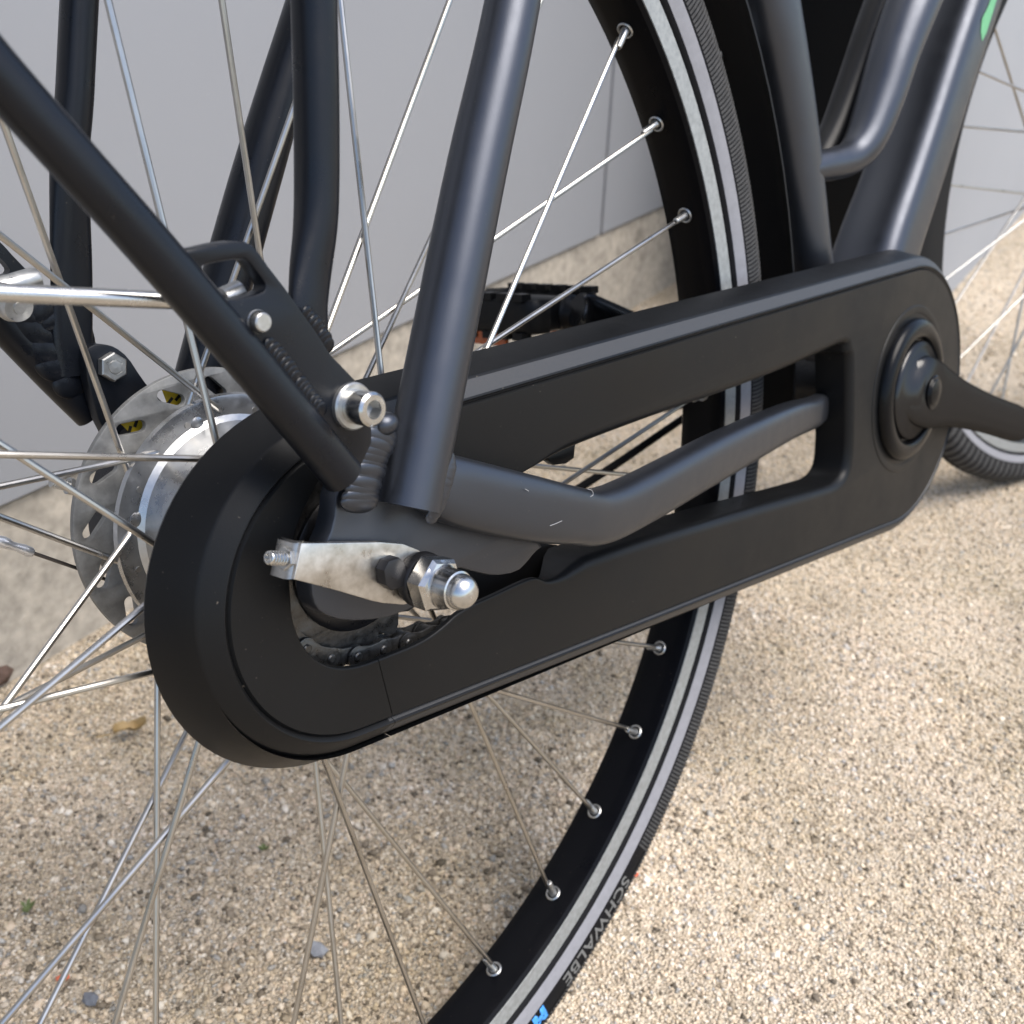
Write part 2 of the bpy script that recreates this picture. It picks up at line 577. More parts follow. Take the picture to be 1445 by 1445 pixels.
def nipple_mesh(k, s):
    th = TH0 - R_(10 * k)
    u = np.array([math.cos(th), 0, math.sin(th)])
    h = th + R_(DL[k])
    H = np.array([46 * math.cos(h), -27 if s < 0 else 33, 46 * math.sin(h)])
    c = u * 303.5 + np.array([0, s * 1.5, 0])
    d = unit(H - c)
    mb = MB()
    mb.lathe([(4.3, 1.1), (4.4, 1.7), (3.9, 2.2), (3.3, 2.0), (2.9, 1.0)], c, -u, n=18)          # eyelet
    mb.lathe([(2.4, 0), (2.4, 2.4), (2.0, 3.2), (1.75, 11.5), (1.5, 12.6), (0.8, 12.9)], c, d, n=12)
    return mb


def make_wheel(wheel, full):
    Z0 = (0, 0, 0)
    rim_p = [(302.4, -6), (302.6, 0), (302.4, 6), (303.0, 9.5), (304.3, 13.2), (306.4, 14.8), (306.4, 14.5), (317.6, 14.6), (318.2, 12.5), (310, 11.5), (307, 0), (310, -11.5), (318.2, -12.5), (317.6, -14.6), (306.4, -14.5),
             (306.4, -14.8), (304.3, -13.2), (303.0, -9.5)]
    rim = MB().lathe(rim_p, n=180, closed=True).build("rim", M['rim'], wheel, offset=Z0)
    bt = MB()
    for s in (-1, 1):
        bt.lathe([(306.6, s * 14.2), (306.9, s * 15.1), (317.2, s * 15.3), (317.8, s * 14.4)], n=180)
    bt.build("brake_track", M['brake_track'], wheel, offset=Z0)
    prof = [(317.9, 14.4), (318.6, 15.3), (320.3, 16.4), (324, 17.6), (329, 18.5), (335, 19.0), (341, 18.4), (346, 16.8), (350.2, 13.6), (353.4, 9), (355.4, 4.5), (356.0, 0)]
    prof = prof + [(r, -y) for r, y in prof[-2::-1]]
    tyre = MB().lathe(prof, n=200).build("tyre", M['rubber'], wheel, offset=Z0, angle=40)
    # moulded tread: fine blocks round the shoulder
    tr = MB()
    nb = 860 if full else 160
    for i in range(nb):
        w = 2 * math.pi * i / nb
        dw = 2 * math.pi / nb * .30
        for s in (-1, 1):
            rows = []
            for a in (w - dw, w + dw):
                row = []
                for (r, y, tw) in ((341.0 if -78 < (math.degrees(w) + 180) % 360 - 180 < -54 else 330.5, 18.9, 0), (341.2 if -78 < (math.degrees(w) + 180) % 360 - 180 < -54 else 335.5, 19.1, 0), (342, 18.75, .001), (346.6, 17.1, .002), (350.9, 13.7, .004), (354.1, 9.1, .006), (356.1, 4.5, .008)):
                    row.append(((r) * math.cos(a + tw), s * y, (r) * math.sin(a + tw)))
                rows.append(row)
            low = [[(p[0] * .998, p[1] * .95, p[2] * .998) for p in row] for row in rows]
            tr.grid([low[0], rows[0], rows[1], low[1]], False, False, False)
    o = tr.build("tread", M['tread'], wheel, offset=Z0)
    o["kind"] = "stuff"
    rs = MB()
    for s in (-1, 1):
        rs.lathe([(320.8, s * 16.2), (321, s * 16.85), (324.5, s * 17.95), (329.0, s * 18.75), (329.4, s * 18.2)], n=180)
    rs.build("reflective_strip", M['reflex'], wheel, offset=Z0)
    protos = {}
    for k in range(36):
        s = -1 if k % 2 == 0 else 1
        kk = k % 4
        q = k - kk
        for nm, fn, mt in (("spoke", spoke_mesh, M['steel']), ("nipple", nipple_mesh, M['zinc'])):
            if (nm, kk) not in protos:
                o = fn(kk, s).build(nm, mt, wheel, offset=Z0)
                protos[(nm, kk)] = o
            else:
                o = protos[(nm, kk)].copy()
                COL.objects.link(o)
                o.parent = wheel
            o.rotation_euler = (0, R_(10 * q), 0)
    return rim, tyre


rear = empty("rear_wheel", (0, 0, -BASE[2] / 1000), parent=bike)
rim_o, tyre_o = make_wheel(rear, True)
Z0 = (0, 0, 0)
hub = MB()
hub.lathe([(30, 36.2), (48, 36.0), (51.6, 35.2), (52.6, 33.4), (52.0, 31.4), (50, 31.0), (44, 31.2), (41.6, 29.5), (40.2, 26), (39.4, 15), (39, 0), (39.6, -14), (41, -22), (44, -25), (51, -26), (52, -27.2), (51, -28.4), (34, -29), (24, -34), (12, -40)], n=72)
hub_o = hub.build("hub_shell", M['hub'], rear, offset=Z0, angle=30)
for k in range(6):
    w = R_(41 + 60 * k)
    MB().lathe([(3.0, 0.3), (2.7, -0.25), (1.6, -0.7), (0.01, -0.85)], (44.5 * math.cos(w), 31.1, 44.5 * math.sin(w)), n=16).build("rivet", M['hub'], rear, offset=Z0)
# cooling disc of the hub brake, with slots
slots = []
for k in range(16):
    w = R_(22.5 * k + 76.5)
    c = np.array([math.cos(w), math.sin(w)]) * 53.0
    cw_ = np.array([math.sin(w), -math.cos(w)])
    tdir = cw_ * math.cos(R_(36)) - np.array([math.cos(w), math.sin(w)]) * math.sin(R_(36))
    ndir = np.array([-tdir[1], tdir[0]])
    L, hw = 6.2, 2.3
    P = []
    for j in range(9):
        a = -math.pi / 2 + math.pi * j / 8
        P.append(c + tdir * (L - hw + hw * math.cos(a)) + ndir * hw * math.sin(a))
    for j in range(9):
        a = math.pi / 2 + math.pi * j / 8
        P.append(c + tdir * (-(L - hw) + hw * math.cos(a)) + ndir * hw * math.sin(a))
    slots.append(P)
circ = [np.array([math.cos(2 * math.pi * k / 120), math.sin(2 * math.pi * k / 120)]) * 61.4 for k in range(120)]
disc_o = MB().prism(circ, 47.6, 50.2, slots, bevel=0.4).build("brake_disc", M['disc'], rear, offset=Z0)
MB().lathe([(10, 51.5), (30, 52), (43, 53), (46, 55), (46.5, 66), (42, 71), (20, 73), (8, 73)], n=60).build("hub_brake", M['oxide'], rear, offset=Z0)
st = MB()
for r0, w0, w1 in ((47.2, 88, 99), (47.2, 111, 122)):
    rows = []
    for k in range(9):
        w = R_(w0 + (w1 - w0) * k / 8)
        rows.append([(r * math.cos(w), y, r * math.sin(w)) for r, y in ((46.8, 53.6), (49.5, 53.0), (56.0, 53.0), (56.5, 54.2))])
    st.grid(rows, False, False, False)
st.build("brake_sticker", M['yellow'], rear, offset=Z0)
tx = MB()
for w in (93, 97, 117, 121):
    tx.box((50.5 * math.cos(R_(w)), 52.8, 50.5 * math.sin(R_(w))), (1.2, .3, 3.0), [[math.cos(R_(w + 30)), 0, math.sin(R_(w + 30))], [0, 1, 0], [-math.sin(R_(w + 30)), 0, math.cos(R_(w + 30))]])
tx.build("sticker_print", M['oxide'], rear, offset=Z0)

# sprocket and chain
NT = 19
spr = []
for k in range(NT * 4):
    w = 2 * math.pi * k / (NT * 4) + 0.1
    r = (40.4, 38.4, 34.6, 38.4)[k % 4]
    spr.append((r * math.cos(w), r * math.sin(w)))
MB().prism(spr, -46, -43.5, bevel=0.3).build("sprocket", M['grease'], rear, offset=Z0)
MB().lathe([(10, -40), (27, -41), (28, -44), (28, -47.5), (26, -49), (20, -50), (20, -56), (14, -58), (9, -60)], n=40).build("hub_driver", M['oxide'], rear, offset=Z0)
CR = 37.9
chain = empty("chain", (0, 0, -BASE[2] / 1000), parent=bike)
cpath = []
pitch = 12.7
w = R_(200)
while w < R_(262) + 1e-6:
    cpath.append(np.array([CR * math.cos(w), -45.0, CR * math.sin(w)]))
    w += 2 * math.asin(pitch / 2 / CR)
# then along the lower tangent to the chainring, and back over the top
tl = unit(np.array([462.0, 0, -139.0]) - cpath[-1] * np.array([1, 0, 1]))
p = cpath[-1]
for k in range(12):
    p = p + tl * pitch
    cpath.append(p)
w = R_(200)
for k in range(3):
    w -= 2 * math.asin(pitch / 2 / CR)
    cpath.insert(0, np.array([CR * math.cos(w), -45.0, CR * math.sin(w)]))


def link_mesh(outer):
    mb = MB()
    P = []
    for j in range(11):
        a = -R_(125) + R_(250) * j / 10
        P.append((pitch / 2 + 4.2 * math.cos(a), 4.2 * math.sin(a)))
    P.append((0.0, 2.9))
    for j in range(11):
        a = math.pi - R_(125) + R_(250) * j / 10
        P.append((-pitch / 2 + 4.2 * math.cos(a), 4.2 * math.sin(a)))
    P.append((0.0, -2.9))
    for s in (-1, 1):
        y = s * (3.9 if outer else 2.6)
        mb.prism(P, y - 0.55, y + 0.55, bevel=0.25)
    for ex in (-1, 1):
        r, h = (1.8, 5.2) if outer else (3.8, 2.0)
        mb.lathe([(0.01, -h - .1), (r * .7, -h - .1), (r, -h + .3), (r, h - .3), (r * .7, h)], (ex * pitch / 2, 0, 0), n=14)
    return mb


lk = [link_mesh(True), link_mesh(False)]
lko = [None, None]
for i in range(len(cpath) - 1):
    a, b = cpath[i], cpath[i + 1]
    m = i % 2
    if lko[m] is None:
        lko[m] = lk[m].build("chain_link", M['grease'], chain, offset=Z0)
        o = lko[m]
    else:
        o = lko[m].copy()
        COL.objects.link(o)
        o.parent = chain
    c = (a + b) / 2
    o.location = tuple(c / 1000)
    o.rotation_euler = (0, -math.atan2(b[2] - a[2], b[0] - a[0]), 0)


# tyre lettering: flat letters moulded on the right sidewall, tops outward, reading clockwise
def sidewall_text(txt, size, th_start, r0, mat, name, bold=0.0):
    cu = bpy.data.curves.new(name, 'FONT')
    cu.body = txt
    cu.size = size
    cu.extrude = 0.0
    cu.offset = bold
    cu.space_character = 1.06
    ob = bpy.data.objects.new(name, cu)
    COL.objects.link(ob)
    dg = bpy.context.evaluated_depsgraph_get()
    me = bpy.data.meshes.new_from_object(ob.evaluated_get(dg))
    bpy.data.objects.remove(ob)
    import bmesh
    bm = bmesh.new()
    bm.from_mesh(me)
    bmesh.ops.triangulate(bm, faces=bm.faces[:])
    bmesh.ops.subdivide_edges(bm, edges=[e for e in bm.edges if e.calc_length() > size * .2], cuts=2)
    for v in bm.verts:
        r = r0 + v.co.y
        th = R_(th_start) - v.co.x / (r0 + size * .35)
        rr = [318.6, 320.3, 324, 329, 335, 341, 346, 350.2]
        yy = [15.3, 16.4, 17.6, 18.5, 19.0, 18.4, 16.8, 13.6]
        y = -(np.interp(r, rr, yy) + 0.28)
        v.co = Vector((r * math.cos(th), y, r * math.sin(th))) / 1000
    bmesh.ops.recalc_face_normals(bm, faces=bm.faces)
    bm.to_mesh(me)
    bm.free()
    me.materials.clear()
    me.materials.append(mat)
    o = bpy.data.objects.new(name, me)
    COL.objects.link(o)
    o.parent = rear
    return o


sidewall_text("SCHWALBE", 13.0, -57.4, 331.6, M['letter'], "tyre_lettering", 0.22)
sidewall_text("M", 13.5, -72.4, 331.0, M['blue'], "blue_tyre_lettering", 0.9)

# mudguard over the rear tyre
mg = MB()
sec = [(368, -27), (372, -24), (376, -16), (378, 0), (376, 16), (372, 24), (368, 27)]
sec = sec + [(r - 1.6, y) for r, y in sec[::-1]]
rings = []
for k in range(61):
    w = R_(-9 + (205 + 9) * k / 60)
    rings.append([(r * math.cos(w), y, r * math.sin(w)) for r, y in sec])
mg.grid(rings, True, True, True)
mg.build("mudguard", M['guard'], bike)
MB().tube([px(1010, 78, 6), px(1052, 74, 6)], 4, 5.5, n=12).build("mudguard_bracket", M['zinc'], bike)

# front wheel, turned to the right
FX, FY, FZ, FYAW = 1112.0, 13.0, 27.0, -11.5
front = empty("front_wheel", (FX / 1000, FY / 1000, (FZ - BASE[2]) / 1000), (R_(5), 0, R_(FYAW)), parent=bike)
make_wheel(front, False)
MB().lathe([(18, 36), (51, 35), (52, 33), (50, 31), (24, 29), (22, 0), (24, -25), (51, -26), (52, -28), (18, -29), (9, -50)], n=48).build("hub_shell", M['hub'], front, offset=Z0)
fk = MB()
for s in (-1, 1):
    fk.tube([(0, s * 54, 0), (-10, s * 54, 120), (-55, s * 50, 330), (-75, s * 34, 420)], [9, 12, 15, 16], smooth=4)
fk.tube([(-72, -40, 415), (-78, 0, 425), (-72, 40, 415)], 17, smooth=4)
fk.tube([(-78, 0, 420), (-150, 0, 720)], 22)
fk.build("fork", M['frame'], front, offset=Z0)
mgf = MB()
sec = [(318, -27), (340, -29), (368, -28), (374, -24), (378, -14), (379, 0), (378, 14), (374, 24), (368, 28), (340, 29), (318, 27)]
sec = sec + [(r - (1.6 if abs(y) < 26 else 0), y * .94) for r, y in sec[::-1]]
rings = []
for k in range(41):
    w = R_(60 + 152 * k / 40)
    rings.append([(r * math.cos(w), y, r * math.sin(w)) for r, y in sec])
mgf.grid(rings, True, True, True)
mgf.build("mudguard", M['guard'], front, offset=Z0)


# ------------------------------------------------------------------ frame tubes
def tpx(name, pts, mat, power=2.0, squash=1.0, n=28, smooth=5, parent=bike, pre=None, post=None):
    """pts: (u, v, y, width in photo pixels); the tube's real size follows from its distance."""
    path, rad = [], []
    for u, v, y, w in pts:
        b = px(u, v, y)
        path.append(b)
        rad.append(w / 2 / CAM_F * depth(b))
    if pre:
        path.insert(0, path[0] + np.array(pre))
        rad.insert(0, rad[0])
    if post:
        path.append(path[-1] + np.array(post))
        rad.append(rad[-1])
    return MB().tube(path, [r * squash for r in rad], rad, n=n, power=power, smooth=smooth).build(name, mat, parent, angle=40), path, rad


def mirror_tube(name, path, a, b, mat, n=24, power=2.0, smooth=5):
    return MB().tube([(p[0], -p[1], p[2]) for p in path], a, b, n=n, power=power, smooth=smooth).build(name, mat, bike, angle=40)


# right seat stay
sp = [px(577, 716, -80), px(622, 490, -77), px(673, 236, -73), px(723, 4, -69)]
sr = [46.5 / CAM_F * depth(sp[0]), 45.5 / CAM_F * depth(sp[1]), 43.5 / CAM_F * depth(sp[2]), 39.5 / CAM_F * depth(sp[3])]
dirn = unit(sp[3] - sp[2])
sp2 = sp + [sp[3] + dirn * 90 + (0, 6, 0), sp[3] + dirn * 210 + (0, 26, 0)]
stay_r = MB().tube(sp2, sr + [9.5, 9], n=32, smooth=6).build("seat_stay", M['frame'], bike, angle=50)
lsp = [(p[0], -p[1] * 0.80, p[2]) for p in sp2]
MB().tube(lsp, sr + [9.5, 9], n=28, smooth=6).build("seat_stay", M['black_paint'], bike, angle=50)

# right chain stay with its bend
cs = [px(600, 672, -76), px(640, 692, -77), px(740, 716, -78), px(800, 726, -77), px(840, 729, -75), px(895, 707, -71), px(1015, 642, -60), px(1105, 597, -51), px(1141, 584, -46.5), px(1153, 578, -42), px(1166, 570, -30)]
ca = [9, 9.5, 10, 10, 10, 9.5, 9, 8, 7, 6, 5]
cb = [10, 12.4, 12.9, 12.0, 11.8, 11.8, 12.0, 10.6, 9.6, 9.3, 9]
MB().tube(cs, ca, cb, n=40, power=3.1, smooth=6).build("chain_stay", M['frame'], bike, angle=50)
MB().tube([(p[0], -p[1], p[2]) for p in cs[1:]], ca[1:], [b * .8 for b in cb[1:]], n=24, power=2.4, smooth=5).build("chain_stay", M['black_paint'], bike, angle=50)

M['scratch'] = mat_new("bare_scratch", (0.24, 0.24, 0.24), 0.5)
for pts in ([(776, 742), (784, 739), (793, 735)], [(829, 690), (835, 692), (837, 698), (833, 701)], [(741, 690), (746, 693)]):
    MB().tube([px(u, v, -88.0 + max(0, (u - 790)) * .02) for u, v in pts], 0.15, n=6, smooth=4).build("paint_scratch", M['scratch'], bike)

# dropouts
def pl(pts, y):
    return [tuple(px(u, v, y)[[0, 2]]) for u, v in pts]


drop_px = [(500, 660), (474, 690), (470, 740), (452, 780), (438, 815), (440, 848), (452, 866), (486, 877), (538, 874), (580, 860), (606, 838), (628, 806), (645, 800), (672, 808), (698, 813), (729, 808), (744, 793), (754, 780), (768, 768), (720, 735), (640, 700), (560, 650)]
dpoly = chaikin(pl(drop_px, -73), 1)
MB().prism(dpoly, -73.5, -65, bevel=1.2).build("dropout", M['frame'], bike)
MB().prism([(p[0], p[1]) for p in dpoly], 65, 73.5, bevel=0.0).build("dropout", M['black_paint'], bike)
tab = chaikin(pl([(116, 500), (124, 486), (144, 485), (160, 489), (178, 503), (196, 531), (212, 552), (250, 590), (330, 660), (300, 740), (240, 720), (180, 660), (140, 606), (122, 545)], 68), 1)
MB().prism(tab, 66, 72, bevel=0.8).build("brake_mount", M['black_paint'], bike)


def hexnut(c, axis, r, h, mat, name, parent, hole=0.0):
    mb = MB()
    mb.lathe([(hole or 0.01, 0), (r * .93, 0), (r, h * .08), (r, h * .86), (r * .90, h), (max(r * .6, hole), h), (max(r * .58, hole), h * .96), (max(hole * .9, .01), h * .96)], c, axis, n=6, phase=0.3)
    return mb.build(name, mat, parent, angle=20)


nb = px(155, 517, 66)
hexnut(nb, (0, -1, 0), 5.9, 4.2, M['zinc'], "nut", bike)
MB().lathe([(0.01, -4.6), (2.4, -4.5), (2.8, -3.8), (2.8, 0)], nb, n=20).build("bolt_end", M['zinc'], bike)

# luggage rack: a diagonal tube, a flattened upright and a slotted plate on each side
rack_r = [px(-75, 20, -80), px(0, 109, -81), px(100, 222, -82), px(205, 340, -83), px(342, 500, -84), px(430, 606, -85), px(484, 671, -85)]
rr_ = [6.3, 6.3, 6.3, 6.4, 6.4, 6.5, 6.6]
rack_r = [rack_r[0] + (rack_r[0] - rack_r[1]) * 5] + rack_r
rr_ = [6.3] + rr_
MB().tube(rack_r, rr_, n=28, smooth=5).build("rack_tube", M['black_paint'], bike, angle=50)
MB().tube([(p[0], -p[1] - 5, p[2]) for p in rack_r], rr_, n=24, smooth=5).build("rack_tube", M['black_paint'], bike, angle=50)
up_pts = [px(443, 0, -72), px(446, 120, -72), px(447, 250, -72), px(445, 320, -73), px(438, 385, -75), px(435, 430, -77), px(437, 470, -78), px(445, 520, -79)]
up_b = [32 / CAM_F * depth(up_pts[0]), 31.5 / CAM_F * depth(up_pts[1]), 31 / CAM_F * depth(up_pts[2]), 31.5 / CAM_F * depth(up_pts[3]), 33 / CAM_F * depth(up_pts[4]), 33 / CAM_F * depth(up_pts[5]), 32 / CAM_F * depth(up_pts[6]), 20 / CAM_F * depth(up_pts[7])]
up_a = [u for u in up_b[:3]] + [6.0, 4.2, 2.8, 2.2, 2.0]
up_pts = [up_pts[0] + (up_pts[0] - up_pts[1]) * 7] + up_pts
up_a = [up_a[0]] + up_a
up_b = [up_b[0]] + up_b
MB().tube(up_pts, up_a, up_b, n=28, power=2.2, smooth=5).build("rack_upright", M['black_paint'], bike, angle=50)
lu = [(112, 0, 25, 6.6), (105, 140, 25, 6.6), (98, 225, 26, 5.5), (99, 300, 28.5, 3.8), (101, 380, 30, 2.6), (102, 470, 29.5, 2.2), (106, 530, 24, 2.0)]
lup = [px(u, v, 74) for u, v, _, _ in lu]
lub = [w_ / CAM_F * depth(p) for (_, _, w_, _), p in zip(lu, lup)]
lua = [a for _, _, _, a in lu]
MB().tube([lup[0] + (lup[0] - lup[1]) * 6] + lup, [6.6] + lua, [lub[0]] + lub, n=24, power=2.4, smooth=5).build("rack_upright", M['black_paint'], bike, angle=50)
plate_px = [(246, 362), (259, 352), (281, 349), (306, 343), (330, 340), (346, 341), (357, 347), (367, 359), (378, 375), (402, 406), (425, 439), (447, 470), (466, 500), (480, 514), (500, 535), (513, 560), (524, 590), (524, 625), (510, 655), (490, 680), (478, 664), (430, 606), (342, 500), (280, 425)]
hole_px = [(300, 398), (284, 378), (290, 373), (323, 367), (340, 365), (348, 367), (356, 377), (372, 398), (374, 405), (369, 413), (337, 421), (318, 424)]
ppoly = pl(plate_px, -86)
phole = chaikin(pl(hole_px, -86), 1)
MB().prism(ppoly, -86.5, -80.5, [phole], bevel=0.9).build("rack_plate", M['black_paint'], bike)
MB().prism(ppoly, 80, 85, [phole], bevel=0.0).build("rack_plate", M['black_paint'], bike)


def weld(pts, y, w_px, n, name, mat, parent=bike, tall=0.45, skew=0.3):
    """A row of overlapping lens-shaped puddles, as a welding bead leaves them."""
    mb = MB()
    P = catmull([px(u, v, yy) for u, v, yy in [(p[0], p[1], y if len(p) < 3 else p[2]) for p in pts]], 12)
    L = np.cumsum([0] + [np.linalg.norm(P[i + 1] - P[i]) for i in range(len(P) - 1)])
    for k in range(n):
        s = L[-1] * (k + .5) / n
        i = min(int(np.searchsorted(L, s)), len(P) - 1)
        c = P[i]
        t = unit(P[min(i + 1, len(P) - 1)] - P[max(i - 1, 0)])
        yv = np.array([0, 1.0, 0])
        b = unit(np.cross(t, yv))
        w = w_px / 2 / CAM_F * depth(c) * random.uniform(.9, 1.1)
        st_ = L[-1] / n
        tt = unit(t + skew * yv)
        b2 = unit(np.cross(tt, yv))
        mb.blob(c, (st_ * 1.7, w * tall * random.uniform(.9, 1.1), w), [tt, unit(np.cross(b, t)), b], n=16, m=10)
    return mb.build(name, mat, parent, angle=60)


weld([(541, 606, -82), (532, 630, -82), (522, 660, -81), (512, 690, -80), (505, 714, -79)], -80, 62, 12, "weld_bead", M['frame'], tall=.3, skew=.15)
weld([(608, 733, -87), (618, 715, -88.5), (627, 690, -89), (634, 662, -88.5), (634, 642, -87)], -88, 26, 16, "weld_bead", M['frame'], tall=.22, skew=.1)
weld([(378, 486, -86.4), (402, 514, -86.4), (430, 551, -86.4), (456, 582, -86.4)], -86.4, 28, 15, "weld_bead", M['black_paint'], tall=.28)
weld([(430, 440, -83.5), (447, 462, -83.5), (464, 490, -83.5)], -83.5, 26, 8, "weld_bead", M['black_paint'], tall=.4)
# gusset between seat stay and dropout, with its rounded end
MB().blob(px(543, 598, -82), (4.9, 4.2, 3.9), n=18, m=12).build("gusset_end", M['frame'], bike)
# left side gusset, lumpy with weld
lg = MB()
lg.prism(chaikin(pl([(-10, 420), (40, 400), (90, 420), (128, 470), (128, 540), (112, 575), (70, 530), (20, 480)], 76), 2), 74, 80, bevel=1.5)
for u, v, a, b, ro in [(60, 440, 7, 5, .5), (46, 468, 9, 5, -.8), (62, 497, 8, 5, -.6), (80, 520, 8, 5, -.5), (97, 543, 6, 5, -.4), (112, 470, 5, 11, .1), (88, 470, 9, 4, 1.2), (106, 508, 7, 6, -.4), (30, 445, 8, 4, -.6), (118, 505, 4, 9, .2), (75, 452, 8, 4, .2)]:
    lg.blob(px(u, v, 74.5), (a * 1.15, 1.8, b * 1.15), [[math.cos(ro), 0, math.sin(ro)], [0, 1, 0], [-math.sin(ro), 0, math.cos(ro)]], n=18, m=10)
lg.build("weld_gusset", M['black_paint'], bike, angle=70)

# fasteners on the rack plate
bc = px(497, 573, -87)
MB().lathe([(0.01, -1.6), (6.9, -1.6), (7.4, -1.0), (7.4, 1)], bc, n=36).build("washer", M['zinc'], bike)
sb = MB()
sb.lathe([(2.9, -10.4), (4.5, -10.4), (5.3, -9.6), (5.4, -9), (5.4, -1.6), (3, -1.6)], bc, n=36)
so = sb.build("socket_bolt", M['bright'], bike, angle=30)
MB().lathe([(3.3, -10.42), (3.1, -10.0), (3.05, -6), (0.01, -5.6)], bc, n=6, phase=.2).build("hex_socket", M['zinc'], so, angle=15)
rv = px(363, 454, -86.5)
MB().lathe([(0.01, -3.4), (2.3, -3.4), (2.7, -3.0), (2.75, 0)], rv, n=24).build("stud_end", M['zinc'], bike)
MB().lathe([(3.2, -0.6), (3.4, -0.3), (3.4, 0.3)], rv, n=24).build("washer", M['zinc'], bike)

# mudguard stays with their clamps
for ys, pts in ((-1, [px(-260, 395, -40), px(0, 413, -58), px(240, 424, -70), px(332, 428, -75)]), ):
    MB().tube(pts, 2.45, n=16).build("mudguard_stay", M['bright'], bike)
MB().lathe([(1.6, -3), (3.2, -3), (3.2, 3), (1.6, 3)], px(327, 416, -76), (1, 0, .2), n=18).build("stay_clamp", M['zinc'], bike)
lc = px(20, 402, 62)
MB().lathe([(0.01, -9), (4.2, -9), (4.4, -8.6), (4.4, 8.6), (4.2, 9), (0.01, 9)], lc, (1, 0, .1), n=24).build("stay_clamp", M['zinc'], bike)
MB().lathe([(0.01, -4.6), (2.2, -4.6), (2.4, -4), (5.3, -3.8), (5.8, -2.8), (5.8, 0), (6.6, .4), (6.6, 1.6), (0.01, 1.6)], px(20, 430, 60), (0, 1, 0.25), n=28).build("clamp_screw", M['zinc'], bike)
MB().tube([px(-200, 380, 40), px(20, 410, 60), px(45, 413, 62)], 2.4, n=14).build("mudguard_stay", M['bright'], bike)

# chain tensioner with its stud, spacer, flange nut and acorn nut
def yk(c, dy):
    return np.array([c[0], c[1] + dy, c[2]])


tp = [(424, 766), (470, 765.5), (536, 764.5), (567, 767), (590, 776), (604, 795), (606, 825), (594, 845), (569, 853), (540, 851), (525, 848), (478, 834), (440, 824), (413, 817)]
tpo = pl(tp, -79)
MB().prism(tpo, -79.6, -77.4, bevel=0.45).build("tensioner_plate", M['nickel'], bike)
f0, f1 = px(424, 766, -78.6), px(413, 817, -78.6)
fm = MB()
fl_ = []
for (dy, dxx) in ((0, 0), (1.2, -1.0), (3, -1.6), (9.5, -1.8)):
    fl_.append([yk(f0, dy) + (dxx, 0, 0), yk(f0 * .5 + f1 * .5, dy) + (dxx, 0, 0), yk(f1, dy) + (dxx, 0, 0)])
fl2 = [[p + np.array([1.8, .6, 0]) for p in r] for r in fl_]
fm.grid([a + b[::-1] for a, b in zip(fl_, fl2)], True, True, True)
fm.build("tensioner_flange", M['nickel'], bike)
s0, s1 = px(378, 787, -76), px(424, 789, -74)
sdv = unit(s1 - s0)
sl_ = np.linalg.norm(s1 - s0)
thr = [(0.01, .9), (1.2, .6), (1.3, 0), (2.0, 0)]
k = 0.4
while k < sl_:
    thr += [(2.35, k), (2.3, k + .35), (1.75, k + .6), (1.75, k + .85)]
    k += 1.2
thr.append((0.01, sl_))
MB().lathe(thr, s0, sdv, n=20).build("tensioner_stud", M['bright'], bike, angle=50)
hexnut(s0 + sdv * 6.5, sdv, 3.9, 2.6, M['zinc'], "nut", bike, 2.0)
AX = lambda y: np.array([0.0, y, 0.0])
axc = px(588, 815, -80)
AXX, AXZ = axc[0], axc[2]
Acen = (AXX, 0, AXZ)
blk = px(546, 808, -81)
MB().prism(chaikin([(blk[0] - 3.6, blk[2] - 5.2), (blk[0] + 6, blk[2] - 6.4), (blk[0] + 6, blk[2] + 4.6), (blk[0] - 3.4, blk[2] + 5.4)], 1), -84.2, -79.8, bevel=0.5).build("spacer", M['oxide'], bike)
MB().lathe([(9.2, -80), (9.3, -81.5), (9.0, -82.2), (4, -82.2)], Acen, n=40).build("washer", M['oxide'], bike)
MB().lathe([(9.9, -82.2), (9.8, -84.0), (9.2, -85.1), (4, -85.1)], Acen, n=40).build("flange", M['oxide'], bike)
ac = MB()
ac.lathe([(4, -85.0), (9.4, -85.0), (10.2, -85.9), (10.2, -91.6), (8.9, -93.4), (6.8, -94.0)], Acen, n=6, phase=.35)
hx = ac.build("axle_nut", M['bright'], bike, angle=20)
MB().lathe([(8.8, -92.0), (7.6, -93.6), (7.0, -95.2), (6.8, -100.6), (6.2, -100.9), (6.15, -101.8), (5.95, -103.0), (5.4, -104.5), (4.5, -105.8), (3.3, -106.7), (1.8, -107.2), (0.01, -107.4)], Acen, n=36).build("acorn_cap", M['bright'], hx, angle=60)
MB().lathe([(5, -60), (5, -80)], Acen, n=24).build("axle", M['oxide'], bike)

# small bolt and brake cable on the left of the disc
b0, b1 = px(72, 680, 58), px(108, 688, 58)
bd = unit(b1 - b0)
thr = [(0.01, 0), (2.0, 0)]
k = .3
while k < np.linalg.norm(b1 - b0) * .62:
    thr += [(2.25, k), (1.95, k + .45)]
    k += .9
thr += [(2.0, k), (3.4, k + .2), (3.4, k + 1.8), (2.6, k + 2.0), (2.6, k + 3.2), (0.01, k + 3.3)]
MB().lathe(thr, b0, bd, n=18).build("adjuster_bolt", M['zinc'], bike, angle=50)
MB().tube([px(-30, 752, 56), px(0, 764, 56), px(112, 803, 57), px(150, 818, 58)], 0.75, n=10).build("brake_cable", M['cable'], bike)
MB().tube([px(-4, 762, 56), px(4, 765, 56), px(10, 767, 56), px(16, 770, 56), px(24, 772, 56), px(33, 775, 56), px(42, 779, 56), px(46, 780, 56)], [1.9, 2.3, 2.1, 1.7, 1.6, 2.0, 2.1, 1.6], n=14).build("cable_crimp", M['alu_crimp'], bike)

